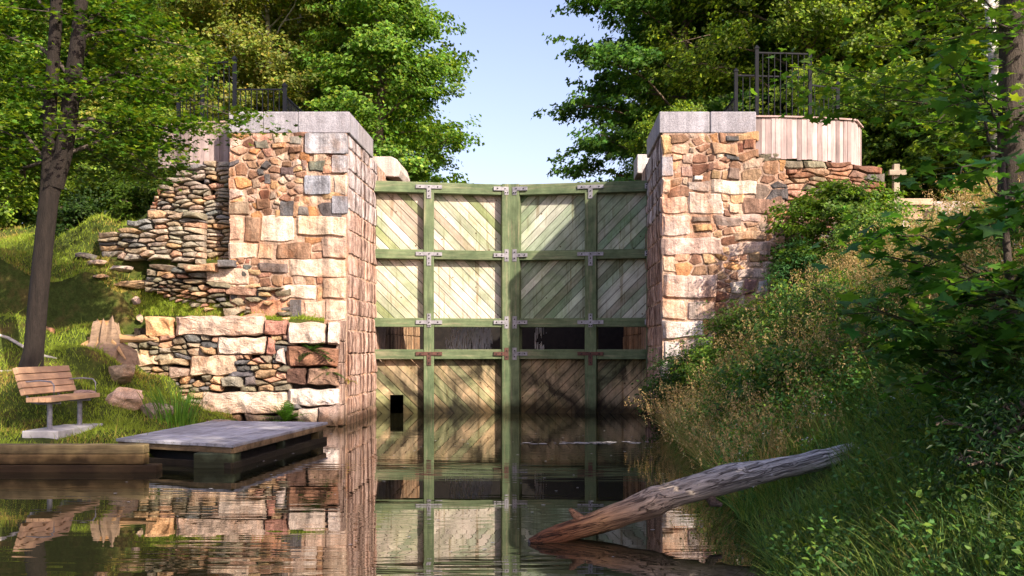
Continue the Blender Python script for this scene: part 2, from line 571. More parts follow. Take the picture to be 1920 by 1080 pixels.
def cells(rng, rects, aniso, jit=.22, lim=.45):
    """irregular fitted outlines: Voronoi cells around the packed rectangles, in a space squashed by aniso"""
    Rr = np.array([r[:4] for r in rects])
    c = np.stack([(Rr[:, 0] + Rr[:, 2]) / 2, (Rr[:, 1] + Rr[:, 3]) / 2], 1)
    wh = np.stack([Rr[:, 2] - Rr[:, 0], Rr[:, 3] - Rr[:, 1]], 1)
    c = c + rng.uniform(-jit, jit, c.shape) * wh
    S = np.array((1, aniso)); q = c * S; out = []
    wt = (wh * S).min(1) / 2; wt = wt ** 2 * .8
    for i in range(len(q)):
        m_ = wh[i] * (.5 + lim)
        P = [q[i] + np.array(k) * m_ * S for k in ((-1, -1), (1, -1), (1, 1), (-1, 1))]
        d = np.linalg.norm(q - q[i], axis=1)
        for j in np.argsort(d)[1:16]:
            n_ = q[j] - q[i]; D = np.linalg.norm(n_); n_ = n_ / D
            t = (D * D + wt[i] - wt[j]) / (2 * D); t = min(max(t, .15 * D), .85 * D)
            Q = []
            for k in range(len(P)):
                a_, b_ = P[k], P[(k + 1) % len(P)]
                da, db = (a_ - q[i]) @ n_ - t, (b_ - q[i]) @ n_ - t
                if da <= 0: Q.append(a_)
                if da * db < 0: Q.append(a_ + (b_ - a_) * da / (da - db))
            P = Q
            if len(P) < 3: break
        if len(P) >= 3: out.append(np.array(P) / S)
    return out


def round_poly(P, gap, rng, rnd):
    c0 = P.mean(0); d = np.linalg.norm(P - c0, axis=1, keepdims=True)
    P = c0 + (P - c0) * np.clip(1 - gap * .62 / np.maximum(d, .02), .3, 1)
    # drop tiny edges
    keep = [k for k in range(len(P)) if np.linalg.norm(P[k] - P[k - 1]) > .02]
    P = P[keep]
    if len(P) < 3: return None
    Q = []
    for k in range(len(P)):
        a_, b_, c_ = P[k - 1], P[k], P[(k + 1) % len(P)]
        r1 = min(rnd * rng.uniform(.5, 1.2), .48)
        p0 = b_ + (a_ - b_) * r1 * .8; p2 = b_ + (c_ - b_) * r1 * .8
        Q += [p0, (p0 + 2 * b_ + p2) / 4, p2]
    Q2 = []
    for k in range(len(Q)):
        a_, b_ = Q[k], Q[(k + 1) % len(Q)]; n = int(np.linalg.norm(b_ - a_) / .07)
        Q2.append(a_)
        for t in range(1, n): Q2.append(a_ + (b_ - a_) * t / n)
    return np.array(Q2)


def stone(mb, rng, rect, mp, depth, gap, rough, rnd, col, warp=None, mat=0, bulge=0.02, skew=0.0, poly=None):
    if poly is not None:
        P = round_poly(poly, gap, rng, rnd)
        if P is None: return
        u0, v0 = P.min(0); u1, v1 = P.max(0); gap = 0
    else:
        u0, v0, u1, v1 = rect
    u0 += gap / 2; u1 -= gap / 2; v0 += gap / 2; v1 -= gap / 2
    w_, h_ = u1 - u0, v1 - v0
    if w_ < .012 or h_ < .012:
        return
    m_ = min(w_, h_)
    r = rnd * m_ * rng.uniform(.5, 1.2)
    r = min(r, m_ * .49)
    pts = []
    cs = [(u1 - r, v0 + r, -90), (u1 - r, v1 - r, 0), (u0 + r, v1 - r, 90), (u0 + r, v0 + r, 180)]
    for q, (cx, cy, a0) in enumerate(cs):
        rr = r * rng.uniform(.35, 1.5) if rnd > .15 else r
        rr = min(rr, m_ * .49)
        cx = (u1 - rr) if q < 2 else (u0 + rr)
        cy = (v0 + rr) if q in (0, 3) else (v1 - rr)
        for k in range(3):
            aa = R(a0 + 45 * k)
            pts.append((cx + rr * math.cos(aa), cy + rr * math.sin(aa)))
        nx_ = cs[(q + 1) % 4]
        L = h_ if q % 2 == 0 else w_
        n = int(L / .09)
        ex, ey = pts[-1]
        e2 = [(u1 - r, v1), (u0, v1 - r), (u0 + r, v0), (u1, v0 + r)]
        if q == 0: tx, ty = u1, v1 - r
        elif q == 1: tx, ty = u0 + r, v1
        elif q == 2: tx, ty = u0, v0 + r
        else: tx, ty = u1 - r, v0
        for k in range(1, min(n, 14)):
            f = k / n
            pts.append((ex + (tx - ex) * f, ey + (ty - ey) * f))
    if poly is None: P = np.array(pts)
    n = len(P)
    c0 = np.array(((u0 + u1) / 2, (v0 + v1) / 2)) if poly is None else P.mean(0)
    jit = rng.standard_normal((n, 2)) * rough * m_
    jit = (jit + np.roll(jit, 1, 0)) * .6
    P = P + jit
    if skew:
        P[:, 1] += (P[:, 0] - c0[0]) / max(w_, .1) * rng.normal() * skew * h_
        P[:, 0] += (P[:, 1] - c0[1]) / max(h_, .1) * rng.normal() * skew * h_
    dd = depth * rng.uniform(.75, 1.2)
    inset = min(.022 if bulge > .01 else .007, m_ * .14)
    ins = 1 - inset / (m_ / 2)
    tilt = rng.standard_normal(2) * bulge * .8
    rings = []
    nr = int(np.clip(m_ / .05, 2, 6))
    spec = [(1, -.06, 0), (1, dd * .5, .15), (ins, dd, .6)] + [(ins * (1 - q / (nr + .3)), dd + bulge * .55 * math.sin(q / nr * 1.57), 1) for q in range(1, nr + 1)]
    off = rng.uniform(0, 50, 2)
    for s_, wd, jt in spec:
        Q = c0 + (P - c0) * s_
        if jt == 1: Q = Q + rng.standard_normal(Q.shape) * .006
        rel = (Q - c0) / np.array((max(w_, .05), max(h_, .05)))
        W = wd + SN1(Q + off) * bulge * .55 * jt + SN2(Q + off) * bulge * .22 * jt + (rel @ tilt if wd > 0 else 0)
        rings.append(np.column_stack([Q, W]))
    rings.append(np.array([[c0[0], c0[1], rings[-1][:, 2].mean()]]))
    A = np.concatenate(rings)
    NR = len(rings) - 1
    if warp is not None:
        A[:, :2] += warp(A[:, :2])
    k = np.arange(n); kn = (k + 1) % n
    Fc = [np.stack([q * n + k, q * n + kn, (q + 1) * n + kn, (q + 1) * n + k], 1) for q in range(NR - 1)]
    cc = np.asarray(col) * (1 + rng.standard_normal((len(A), 1)) * .07)
    cc[:n * 2] *= 0.9
    faces = [list(f) for f in np.concatenate(Fc)] + [[(NR - 1) * n + i, (NR - 1) * n + (i + 1) % n, NR * n] for i in range(n)]
    mb.add(mp(A), faces, np.clip(cc, .005, 1), mat)


def warp_fn(seed, amp, scale):
    a_, b_ = make_noise(seed, scale, 2), make_noise(seed + 1, scale, 2)
    return lambda P: amp * np.stack([a_(P), b_(P)], 1)


def pick(rng, pal):
    p = np.array([x[1] for x in pal], float); p /= p.sum()
    c = np.array(pal[rng.choice(len(pal), p=p)][0])
    return np.clip(c * rng.uniform(.78, 1.22) * (1 + rng.standard_normal(3) * .03), .01, 1)


def front_map(Yf, batter=0.0):
    return lambda A: np.column_stack([A[:, 0], Yf - A[:, 2] + batter * A[:, 1], A[:, 1]])


CREAM = (.58, .46, .37); WHITE = (.68, .58, .50); PINK = (.50, .31, .22); ORNG = (.46, .25, .12); BRWN = (.22, .125, .085)
DRED = (.17, .08, .055); DGREY = (.13, .13, .13); BGREY = (.30, .32, .37); OLIV = (.20, .18, .13); TAN = (.50, .34, .20)
PAL_RUB = [(PINK, 2.4), ((.40, .25, .16), 3), ((.26, .15, .10), 3.6), (CREAM, 1.5), (ORNG, 1.5), ((.30, .24, .19), 1.4), (DRED, .7), (DGREY, .5), (TAN, 2)]
PAL_DRY = [((.36, .32, .26), 3), ((.42, .38, .31), 3), (TAN, 1.2), ((.24, .24, .23), 1.2), ((.44, .34, .25), 2.4), (PINK, .5)]
PAL_LOW = [((.30, .26, .19), 3), (OLIV, 2), (DGREY, 1.2), (TAN, 2), (PINK, 1)]


def pxrects(lst, Y):
    o = []
    for (a_, b_, c_, d_, col) in lst:
        o.append((xat(a_, Y), zat(d_, Y), xat(c_, Y), zat(b_, Y), col))
    return o


def masonry(seed, Y, region, fixed, pal, wr, hr_, mask=None, mp=None, gap=.022, rough=.05, rnd=.25, depth=.07, warp=(.018, .35), bulge=.02, skew=.06, box=None, mb=None, aniso=1.5):
    """region in photo pixels on the plane at Y; fixed are stones read off the photo"""
    rng = np.random.default_rng(seed)
    mb = mb or MB()
    mp = mp or front_map(Y)
    if box is None:
        u0, v0, u1, v1 = xat(region[0], Y), zat(region[3], Y), xat(region[2], Y), zat(region[1], Y)
    else:
        u0, v0, u1, v1 = box
    fx = pxrects(fixed, Y)
    wf = warp_fn(seed, *warp)
    rr = pack(rng, u0, v0, u1, v1, fx, mask, wr, hr_)
    rr = [q for q in rr if min(q[2] - q[0], q[3] - q[1]) > .045]
    for P in cells(rng, rr, aniso):
        P = np.clip(P, (u0 + .004, v0), (u1 - .004, v1))
        stone(mb, rng, None, mp, depth * rng.uniform(.95, 1.2), gap, rough, rnd, pick(rng, pal), wf, 0, bulge, 0, poly=P)
    for r in fx:
        grey = r[4][2] > r[4][0]
        if not grey:
            j_ = min(.028 if aniso < 2 else .045, .2 * (r[3] - r[1]))
            q = np.array([(r[0], r[1]), (r[2], r[1]), (r[2], r[3]), (r[0], r[3])]) + rng.uniform(-j_, j_ * .6, (4, 2)) * np.array([(-1, -1), (1, -1), (1, 1), (-1, 1)])
            mid_ = []
            for k in range(4):
                a_, b_ = q[k], q[(k + 1) % 4]; mid_ += [a_, a_ + (b_ - a_) * rng.uniform(.35, .65) + rng.uniform(-j_, j_, 2) * .45]
            q = np.clip(np.array(mid_), (u0 + .002, v0), (u1 - .002, v1))
            stone(mb, rng, None, mp, depth * rng.uniform(1.2, 1.5), gap * .5, rough * .3, .16, np.array(r[4]) * rng.uniform(.9, 1.1), wf, 0, bulge, 0, poly=q)
            continue
        stone(mb, rng, r[:4], mp, depth * rng.uniform(1.3, 1.5), gap * .8, rough * .3, .09, np.array(r[4]) * rng.uniform(.92, 1.08), (lambda Q: wf(Q) * (.25 if r[4][2] > r[4][0] else .6)), 0, bulge * (.15 if r[4][2] > r[4][0] else .8), .0)
    return mb


def poly_mask(pts):
    pts = np.array(pts)
    def f(U, Vv):
        ins = np.zeros(U.shape, bool); n = len(pts); j = n - 1
        for i in range(n):
            xi, yi = pts[i]; xj, yj = pts[j]
            cnd = ((yi > Vv) != (yj > Vv)) & (U < (xj - xi) * (Vv - yi) / (yj - yi + 1e-12) + xi)
            ins ^= cnd; j = i
        return ins
    return f


def pxmask(pts, Y):
    return poly_mask([(xat(a_, Y), zat(b_, Y)) for a_, b_ in pts])


GRAN = (.33, .33, .375)


def cut_block(name, lo, hi, parent, col=GRAN, mat='granite', bevel=.018, label=None, mp=None):
    m = MB(); m.box(lo, hi, col, 0, mp)
    o = m.build(name, M[mat], parent, bevel=bevel)
    if label: o['label'] = label
    return o


# --- left pier
YF = 19.0
XL, XR = -3.92, 2.12
left_pier = empty('lock_pier', (-5.1, 20.3, 0), 0, 'tall left stone pier of orange rubble with grey granite coping and quoins beside the gates', 'stone pier')


def loc_parent(o, par):
    o.parent = par
    o.matrix_parent_inverse = Matrix.Translation(-Vector(par.location))
    return o


def core(name, boxes, par, mat='mortar', col=(.54, .39, .30)):
    m = MB()
    for lo, hi in boxes:
        m.box(lo, hi, col)
    return loc_parent(m.build(name, M[mat]), par)


core('core', [((-6.18, YF - .042, -.9), (XL - .012, 23.4, 5.6))], left_pier)
fx = [(573, 250, 652, 291, (.36, .37, .41)), (623, 292, 652, 326, (.38, .38, .41)), (572, 329, 621, 366, (.27, .29, .34)), (622, 328, 652, 366, (.55, .50, .44)),
      (623, 367, 652, 402, (.26, .27, .31)), (556, 404, 652, 445, (.66, .54, .42)), (488, 403, 553, 452, (.72, .62, .52)), (425, 407, 452, 454, (.62, .42, .32)),
      (454, 407, 486, 454, (.30, .20, .14)), (425, 455, 484, 488, (.62, .48, .38)), (486, 455, 517, 488, (.55, .38, .26)), (519, 455, 588, 488, (.24, .15, .10)),
      (602, 447, 652, 486, (.60, .44, .35)), (545, 487, 652, 521, (.62, .50, .40)), (600, 522, 652, 560, (.66, .52, .40)), (520, 533, 592, 560, (.66, .56, .48)),
      (568, 561, 608, 602, (.60, .45, .35)), (609, 561, 652, 602, (.62, .48, .38)), (545, 561, 567, 596, (.17, .17, .18)), (465, 560, 544, 596, (.50, .28, .18)),
      (425, 507, 470, 535, (.64, .50, .40)), (486, 494, 543, 515, (.16, .13, .12)), (526, 376, 553, 407, (.13, .135, .15)), (497, 327, 509, 347, (.16, .17, .19)),
      (562, 385, 583, 404, (.17, .17, .17)), (480, 370, 510, 392, (.24, .14, .09)), (477, 262, 506, 281, (.26, .25, .20)), (508, 268, 537, 279, (.48, .30, .18)),
      (538, 258, 571, 276, (.34, .33, .29)), (540, 277, 571, 290, (.24, .14, .09)), (580, 303, 611, 325, (.15, .17, .14)), (526, 312, 556, 330, (.19, .14, .14)),
      (427, 376, 467, 405, (.34, .26, .19)), (474, 335, 490, 352, (.36, .27, .2)), (568, 301, 579, 325, (.3, .22, .19)), (610, 602, 652, 650, (.6, .44, .34)),
      (610, 651, 652, 700, (.58, .46, .38)), (610, 701, 652, 750, (.55, .42, .34)), (640, 751, 652, 800, (.5, .4, .34))]
mb = masonry(11, YF, (430, 250, 652, 610), fx, PAL_RUB, (.16, .5), (.10, .28), mask=pxmask([(430, 250), (652, 250), (652, 640), (425, 600)], YF), gap=.016, rough=.022, rnd=.12, warp=(.024, .4), depth=.06, bulge=.012)
loc_parent(mb.build('rubble_facing', M['stone']), left_pier)


def side_face(name, X, sgn, par, seed, zs, Y0=YF, Y1=22.2, gcol=None):
    """coursed stained ashlar on the lock side; sgn +1 faces +X"""
    rng = np.random.default_rng(seed)
    m = MB()
    mp = lambda A: np.column_stack([X + sgn * A[:, 2], A[:, 0], A[:, 1]])
    z = -.6; row = 0
    while z < zs - .05:
        h_ = rng.uniform(.30, .48); h_ = min(h_, zs - z)
        y = Y0 - .0 - (rng.uniform(0, .3) if False else 0)
        y = Y0
        while y < Y1 - .02:
            l_ = min(rng.uniform(.45, 1.6), Y1 - y)
            if Y1 - (y + l_) < .2: l_ = Y1 - y
            base = (.43, .31, .26) if z < 4.0 else (.42, .38, .38)
            stone(m, rng, (y, z, y + l_, z + h_), mp, .05, .012, .02, .1, np.array(base) * rng.uniform(.86, 1.12), None, 0, .014, 0)
            y += l_
        z += h_; row += 1
    o = m.build(name, M['ashlar_stained'])
    # make outward normals irrelevant (no backface use)
    return loc_parent(o, par)


side_face('ashlar_side', XL - .04, 1, left_pier, 21, 5.62)
# coping
zc0, zc1 = 5.61, 6.02
for (a_, b_) in ((430, 494), (494.6, 559), (559.6, 656)):
    lo = (xat(a_, YF), YF - .04, zc0); hi = (xat(b_, YF), YF + .85, zc1)
    loc_parent(cut_block('coping_stone', lo, hi, None), left_pier)
for (y0, y1) in ((19.86, 20.7), (20.71, 21.5)):
    loc_parent(cut_block('coping_stone', (-4.9, y0, zc0), (xat(656, YF), y1, zc1), None, (.31, .30, .32)), left_pier)
m = MB(); m.box((-6.2, 19.85, 5.55), (-4.92, 21.5, 5.9), (.3, .25, .2)); loc_parent(m.build('backfill', M['mortar']), left_pier)

# --- right pier
right_pier = empty('lock_pier', (3.1, 20.3, 0), 0, 'tall right stone pier of orange and cream rubble under two grey coping blocks', 'stone pier')
core('core', [((XR + .012, YF - .042, -.9), (xat(1470, YF), 23.4, 5.04)), ((XR + .015, YF - .040, 5.0), (xat(1416, YF), 23.3, 5.6))], right_pier)
fx = [(1240, 252, 1264, 290, (.62, .42, .22)), (1240, 293, 1262, 331, (.40, .40, .44)), (1240, 333, 1258, 366, (.66, .54, .46)),
      (1288, 341, 1333, 362, (.44, .38, .34)), (1335, 337, 1422, 367, (.64, .54, .45)), (1240, 368, 1289, 402, (.58, .40, .31)), (1290, 364, 1357, 401, (.70, .60, .52)),
      (1364, 380, 1387, 400, (.60, .42, .3)), (1389, 369, 1470, 400, (.30, .19, .14)), (1240, 404, 1294, 442, (.62, .50, .44)), (1296, 405, 1332, 419, (.28, .22, .18)),
      (1334, 404, 1391, 426, (.30, .24, .21)), (1240, 444, 1358, 480, (.58, .44, .38)), (1376, 432, 1437, 452, (.48, .33, .22)), (1364, 456, 1445, 481, (.60, .48, .42)),
      (1296, 420, 1332, 436, (.5, .32, .16)), (1240, 482, 1275, 514, (.62, .47, .34)), (1240, 516, 1346, 560, (.56, .45, .40)), (1381, 505, 1438, 522, (.58, .46, .4)),
      (1401, 491, 1426, 504, (.64, .5, .4)), (1240, 561, 1285, 598, (.62, .50, .40)), (1286, 563, 1345, 600, (.52, .44, .40)), (1240, 600, 1318, 632, (.60, .56, .54)),
      (1240, 634, 1278, 672, (.58, .54, .52)), (1279, 634, 1340, 672, (.5, .45, .42)), (1240, 674, 1260, 720, (.55, .5, .48)), (1367, 526, 1392, 552, (.68, .60, .52)), (1393, 523, 1417, 552, (.36, .22, .2)),
      (1418, 526, 1440, 552, (.62, .58, .56)), (1330, 268, 1381, 292, (.50, .34, .22)), (1362, 254, 1388, 266, (.14, .14, .14)), (1352, 292, 1386, 301, (.12, .12, .12)),
      (1391, 262, 1415, 283, (.25, .14, .10)), (1275, 310, 1302, 337, (.46, .32, .27)), (1363, 316, 1384, 337, (.23, .17, .14)), (1325, 306, 1337, 324, (.22, .13, .1)),
      (1302, 328, 1322, 338, (.72, .68, .64)), (1278, 288, 1300, 310, (.6, .45, .36))]
mb = masonry(12, YF, (1240, 250, 1480, 760), fx, PAL_RUB, (.16, .5), (.10, .28), mask=pxmask([(1240, 250), (1417, 250), (1417, 305), (1470, 305), (1470, 760), (1240, 800)], YF), gap=.016, rough=.022, rnd=.12, warp=(.024, .4), depth=.06, bulge=.012)
loc_parent(mb.build('rubble_facing', M['stone']), right_pier)
side_face('ashlar_side', XR + .04, -1, right_pier, 22, 5.62)
for (a_, b_) in ((1236, 1330), (1331.5, 1417)):
    loc_parent(cut_block('coping_stone', (xat(a_, YF), YF - .04, zc0), (xat(b_, YF), YF + .85, zc1), None), right_pier)
for (y0, y1) in ((19.86, 20.7), (20.71, 21.5)):
    loc_parent(cut_block('coping_stone', (xat(1236, YF), y0, zc0), (3.1, y1, zc1), None, (.36, .35, .38)), right_pier)
m = MB(); m.box((3.12, 19.85, 5.55), (3.9, 21.5, 5.9), (.3, .25, .2)); loc_parent(m.build('backfill', M['mortar']), right_pier)

# --- lower left wall
YB = 18.62
low = empty('retaining_wall', (-5.6, 18.9, 0), 0, 'low retaining wall of big pale granite blocks and brown stones behind the dock', 'stone wall')
fx = [(275, 594, 328, 633, (.62, .40, .22)), (330, 591, 495, 629, (.56, .43, .35)), (496, 596, 542, 632, (.42, .22, .17)), (543, 602, 611, 646, (.62, .51, .43)), (612, 603, 640, 648, (.60, .50, .44)),
      (410, 629, 500, 667, (.64, .54, .46)), (501, 634, 521, 668, (.46, .22, .17)), (522, 654, 540, 684, (.62, .52, .48)), (541, 650, 640, 685, (.24, .125, .08)),
      (358, 663, 448, 701, (.60, .45, .33)), (538, 687, 577, 722, (.15, .085, .065)), (578, 687, 640, 722, (.28, .18, .13)), (228, 661, 300, 686, (.60, .44, .31)),
      (378, 731, 540, 777, (.62, .51, .42)), (541, 727, 640, 759, (.62, .53, .48)), (370, 779, 455, 802, (.60, .44, .30)),
      (456, 776, 514, 802, (.38, .32, .26)), (558, 763, 598, 802, (.64, .54, .48)), (599, 760, 640, 802, (.40, .30, .26)), (418, 704, 462, 726, (.27, .25, .20)), (318, 685, 357, 708, (.46, .34, .27)),
      (380, 647, 408, 663, (.42, .28, .16)), (303, 650, 330, 661, (.32, .28, .22)), (300, 672, 356, 684, (.42, .32, .20)), (463, 704, 486, 724, (.15, .13, .13))]
mb = masonry(13, YB, (170, 592, 640, 802), fx, PAL_LOW, (.16, .42), (.07, .16),
             mask=pxmask([(275, 632), (300, 632), (300, 600), (640, 604), (640, 805), (375, 805), (370, 780), (290, 755), (215, 700), (180, 650), (215, 632)], YB), gap=.016, rough=.03, rnd=.16, depth=.12, bulge=.035, aniso=2.2)
loc_parent(mb.build('stone_facing', M['drystone']), low)
m = MB()
m.box((-6.6, YB + .06, -.8), (-3.97, 19.0, 1.90), (.05, .04, .03)); m.box((-7.9, YB + .06, .3), (-6.6, 18.95, 1.85), (.05, .04, .03))
loc_parent(m.build('core', M['mortar']), low)
# end of the low wall turning into the lock
rng = np.random.default_rng(5)
m = MB(); mp = lambda A: np.column_stack([-3.99 + A[:, 2], A[:, 0], A[:, 1]])
z = -.4
while z < 1.95:
    h_ = min(.4, 2.0 - z)
    stone(m, rng, (YB - .05, z, YF + .02, z + h_), mp, .04, .014, .012, .06, np.array((.5, .38, .32)) * rng.uniform(.85, 1.15), None, 0, .01, 0)
    z += h_
loc_parent(m.build('end_facing', M['ashlar_stained']), low)

# --- small tier above the grass ledge
YC = 19.28
tier = empty('rubble_step', (-7.0, 19.35, 2.4), 0, 'short low rubble step on the grass ledge left of the left pier', 'stone wall')
fx = [(394, 506, 466, 536, (.64, .52, .42)), (362, 495, 428, 512, (.52, .36, .24)), (430, 537, 500, 560, (.30, .19, .14)), (425, 491, 455, 505, (.16, .16, .17))]
mb = masonry(14, YC, (285, 490, 560, 600), fx, PAL_LOW + [(PINK, 2)], (.18, .45), (.08, .16), mask=pxmask([(292, 508), (350, 492), (431, 490), (520, 520), (560, 560), (560, 600), (420, 590), (290, 545)], YC),
             mp=front_map(YC), gap=.014, rough=.03, rnd=.16, depth=.36, bulge=.025, aniso=3.2)
loc_parent(mb.build('stone_facing', M['drystone']), tier)

# --- left wing wall, curved back, dry stone
def wing_map(X0, Y0, dirx, bend, tilt=0.0):
    # u measured from X0 outwards; curve falls back quadratically
    def f(A):
        s_ = A[:, 0]
        yy = Y0 + bend * s_ ** 2
        return np.column_stack([X0 + dirx * s_, yy - A[:, 2] + tilt * A[:, 1], A[:, 1]])
    return f


lw = empty('wing_wall', (-7.3, 19.8, 3.2), 0, 'stepped dry stone wing wall of flat grey slabs left of the left pier', 'stone wall')
mpL = wing_map(-6.15, 19.52, -1, .13)
mask = poly_mask([(0, 3.1), (2.55, 3.25), (2.75, 3.75), (2.2, 3.95), (1.9, 4.2), (1.8, 4.6), (1.5, 4.9), (1.2, 5.12), (0, 5.12)])
rng = np.random.default_rng(3)
mb = masonry(15, 0, None, [], PAL_DRY, (.28, .65), (.06, .12), mask=mask, mp=mpL, gap=.012, rough=.03, rnd=.15, depth=.14, bulge=.02, aniso=3.4, box=(0, 3.0, 2.8, 5.2))
loc_parent(mb.build('stone_facing', M['drystone']), lw)
# projecting lower tier
mpL2 = wing_map(-6.75, 19.30, -1, .10)
mask = poly_mask([(0, 3.15), (2.1, 3.3), (2.2, 3.75), (1.6, 3.85), (1.35, 4.05), (0.9, 4.12), (.3, 4.2), (0.05, 4.1)])
mb = masonry(16, 0, None, [], PAL_DRY, (.32, .7), (.07, .13), mask=mask, mp=mpL2, gap=.012, rough=.03, rnd=.15, depth=.2, bulge=.025, aniso=3.2, box=(0, 3.1, 2.3, 4.3))
loc_parent(mb.build('lower_tier', M['drystone']), lw)
m = MB()
for s0, s1, zt in ((0, .6, 5.05), (.6, 1.2, 5.0), (1.2, 1.7, 4.6), (1.7, 2.3, 3.85)):
    m.box((-6.15 - s1, 19.62 + .13 * s1 ** 2, 2.6), (-6.15 - s0, 20.4 + .13 * s1 ** 2, zt), (.05, .045, .035))
loc_parent(m.build('core', M['mortar']), lw)

# --- right wing wall
rw = empty('wing_wall', (5.3, 19.5, 3.5), 0, 'curved rubble wing wall of flat brown stones right of the right pier', 'stone wall')
X0R = xat(1417, YF)
mpR = wing_map(X0R, 19.08, 1, .075)
mask = poly_mask([(0, 2.2), (2.6, 3.0), (2.65, 4.9), (2.3, 5.05), (.5, 5.12), (.3, 5.2), (0, 5.2)])
mb = masonry(17, 0, None, [], [(PINK, 2.5), (BRWN, 2), (OLIV, 1), (CREAM, 1), (DGREY, 1), ((.34, .22, .16), 3)], (.3, .7), (.08, .15), mask=mask, mp=mpR, gap=.02, rough=.03, rnd=.15, depth=.08, bulge=.012, aniso=3.0, box=(0, 2.0, 2.8, 5.3))
loc_parent(mb.build('stone_facing', M['stone']), rw)
# end return going back
mpRe = lambda A: np.column_stack([X0R + 2.6 + A[:, 2] * .8, 19.55 + A[:, 0], A[:, 1]])
mb = masonry(18, 0, None, [], [(PINK, 3), (TAN, 1), (BRWN, 1)], (.25, .5), (.09, .16), mp=mpRe, gap=.02, rough=.08, rnd=.4, depth=.08, bulge=.03, box=(0, 3.4, .8, 4.9))
loc_parent(mb.build('end_facing', M['stone']), rw)
m = MB()
for s0, s1 in ((0, .6), (.6, 1.2), (1.2, 1.8), (1.8, 2.3), (2.3, 2.6)):
    m.box((X0R + s0, 19.05 + .075 * s1 ** 2, 1.8), (X0R + s1, 19.9 + .075 * s1 ** 2, 5.0 - s1 * .03), (.36, .25, .19))
loc_parent(m.build('core', M['mortar']), rw)


# --- curved vertical board walls
def board_wall(name, label, X0, Y0, dirx, bend, length, z0f, z1, seed, end=0):
    root = empty(name, (X0 + dirx * length / 2, Y0 + .2, z1 - .9), 0, label, 'board wall')
    rng = np.random.default_rng(seed)
    m = MB(); s_ = 0.0
    def P(q):
        if q <= length: return np.array((X0 + dirx * q, Y0 + bend * q * q))
        e = q - length
        return np.array((X0 + dirx * (length + e * .45), Y0 + bend * length ** 2 + e * .9))
    total = length + end
    while s_ < total:
        wd = rng.uniform(.08, .12)
        a_, b_ = P(s_), P(min(s_ + wd - .006, total + .1))
        d = b_ - a_; n_ = np.array((d[1], -d[0])) * dirx; n_ /= np.linalg.norm(n_)
        off = rng.uniform(0, .018); zz = z0f(s_) + rng.uniform(-.02, .02); zt = z1 - rng.uniform(0, .02)
        q = [a_ + n_ * off, b_ + n_ * off, b_ + n_ * (off - .03), a_ + n_ * (off - .03)]
        V = [(p[0], p[1], zz) for p in q] + [(p[0], p[1], zt) for p in q]
        c = np.array((.44, .35, .34)) * rng.uniform(.6, 1.25)
        if rng.random() < .12: c *= .55
        m.add(V, np.array([(0, 3, 2, 1), (4, 5, 6, 7), (0, 1, 5, 4), (1, 2, 6, 5), (2, 3, 7, 6), (3, 0, 4, 7)]), c)
        s_ += wd
    loc_parent(m.build('board_panel', M['board_v']), root)
    m = MB(); s_ = 0
    while s_ < total - .01:
        a_, b_ = P(s_), P(min(s_ + .25, total))
        m.bar((a_[0], a_[1] + .02, z1 + .015), (b_[0], b_[1] + .02, z1 + .015), .13, .03, (.42, .30, .28))
        s_ += .25
    loc_parent(m.build('cap_rail', M['board_v']), root)
    return root


board_wall('board_wall', 'curved wall of upright weathered pinkish boards on the right wing wall', X0R + .0, 19.02, 1, .075, 2.0, lambda s_: 5.14 - .03 * s_ if s_ > .12 else 5.2, 5.92, 31, end=.7)
board_wall('board_wall', 'upright weathered pinkish boards on the left wing wall, partly behind maple leaves', -6.16, 19.46, -1, .13, 1.75, lambda s_: 5.08, 5.92, 32)


# ------------------------------------------------------------------ iron fences
def fence(label, posts, panels):
    root = empty('iron_fence', (posts[0][0], posts[0][1], 5.7), 0, label, 'fence')
    for (x, y, z0, z1) in posts:
        m = MB(); m.box((x - .035, y - .035, z0), (x + .035, y + .035, z1)); m.box((x - .045, y - .045, z1), (x + .045, y + .045, z1 + .03))
        m.add([(x - .045, y - .045, z1 + .03), (x + .045, y - .045, z1 + .03), (x + .045, y + .045, z1 + .03), (x - .045, y + .045, z1 + .03), (x, y, z1 + .09)], [[0, 1, 4], [1, 2, 4], [2, 3, 4], [3, 0, 4]])
        loc_parent(m.build('post', M['blackmetal']), root)
    for (x0, y0, x1, y1, z0, z1) in panels:
        L = math.hypot(x1 - x0, y1 - y0); n = max(2, int(L / .115))
        m = MB()
        for i in range(1, n):
            f = i / n
            x, y = x0 + (x1 - x0) * f, y0 + (y1 - y0) * f
            m.box((x - .008, y - .008, z0 + .06), (x + .008, y + .008, z1))
        loc_parent(m.build('pickets', M['blackmetal']), root)
        for zz in (z0 + .08, z1 - .02):
            m = MB(); m.bar((x0, y0, zz), (x1, y1, zz), .035, .03)
            loc_parent(m.build('rail', M['blackmetal']), root)
    return root


fz = 5.66
yR = 20.5
pR = [(xat(1380, yR), yR, fz, zat(135, yR)), (xat(1419, yR), yR, fz, zat(92, yR)), (xat(1521, yR), yR + .1, fz, zat(96, yR)), (xat(1581, yR), yR + .4, fz, zat(150, yR))]
fence('black iron fence with a tall panel above the right board wall', pR,
      [(pR[0][0], yR, pR[1][0], yR, fz, zat(140, yR)), (pR[1][0], yR, pR[2][0], yR + .1, fz, zat(97, yR)), (pR[1][0], yR + .03, pR[2][0], yR + .13, fz, zat(140, yR)),
       (pR[2][0], yR + .1, pR[3][0], yR + .4, fz, zat(155, yR)), (pR[0][0], yR, pR[0][0] - .05, 31, fz, zat(178, yR))])
yL = 20.6
pL = [(xat(534, yL), yL, fz, zat(162, yL)), (xat(440, yL), yL, fz, zat(112, yL)), (xat(376, yL), yL + .1, fz, zat(150, yL)), (xat(318, yL), yL + .5, fz, zat(160, yL))]
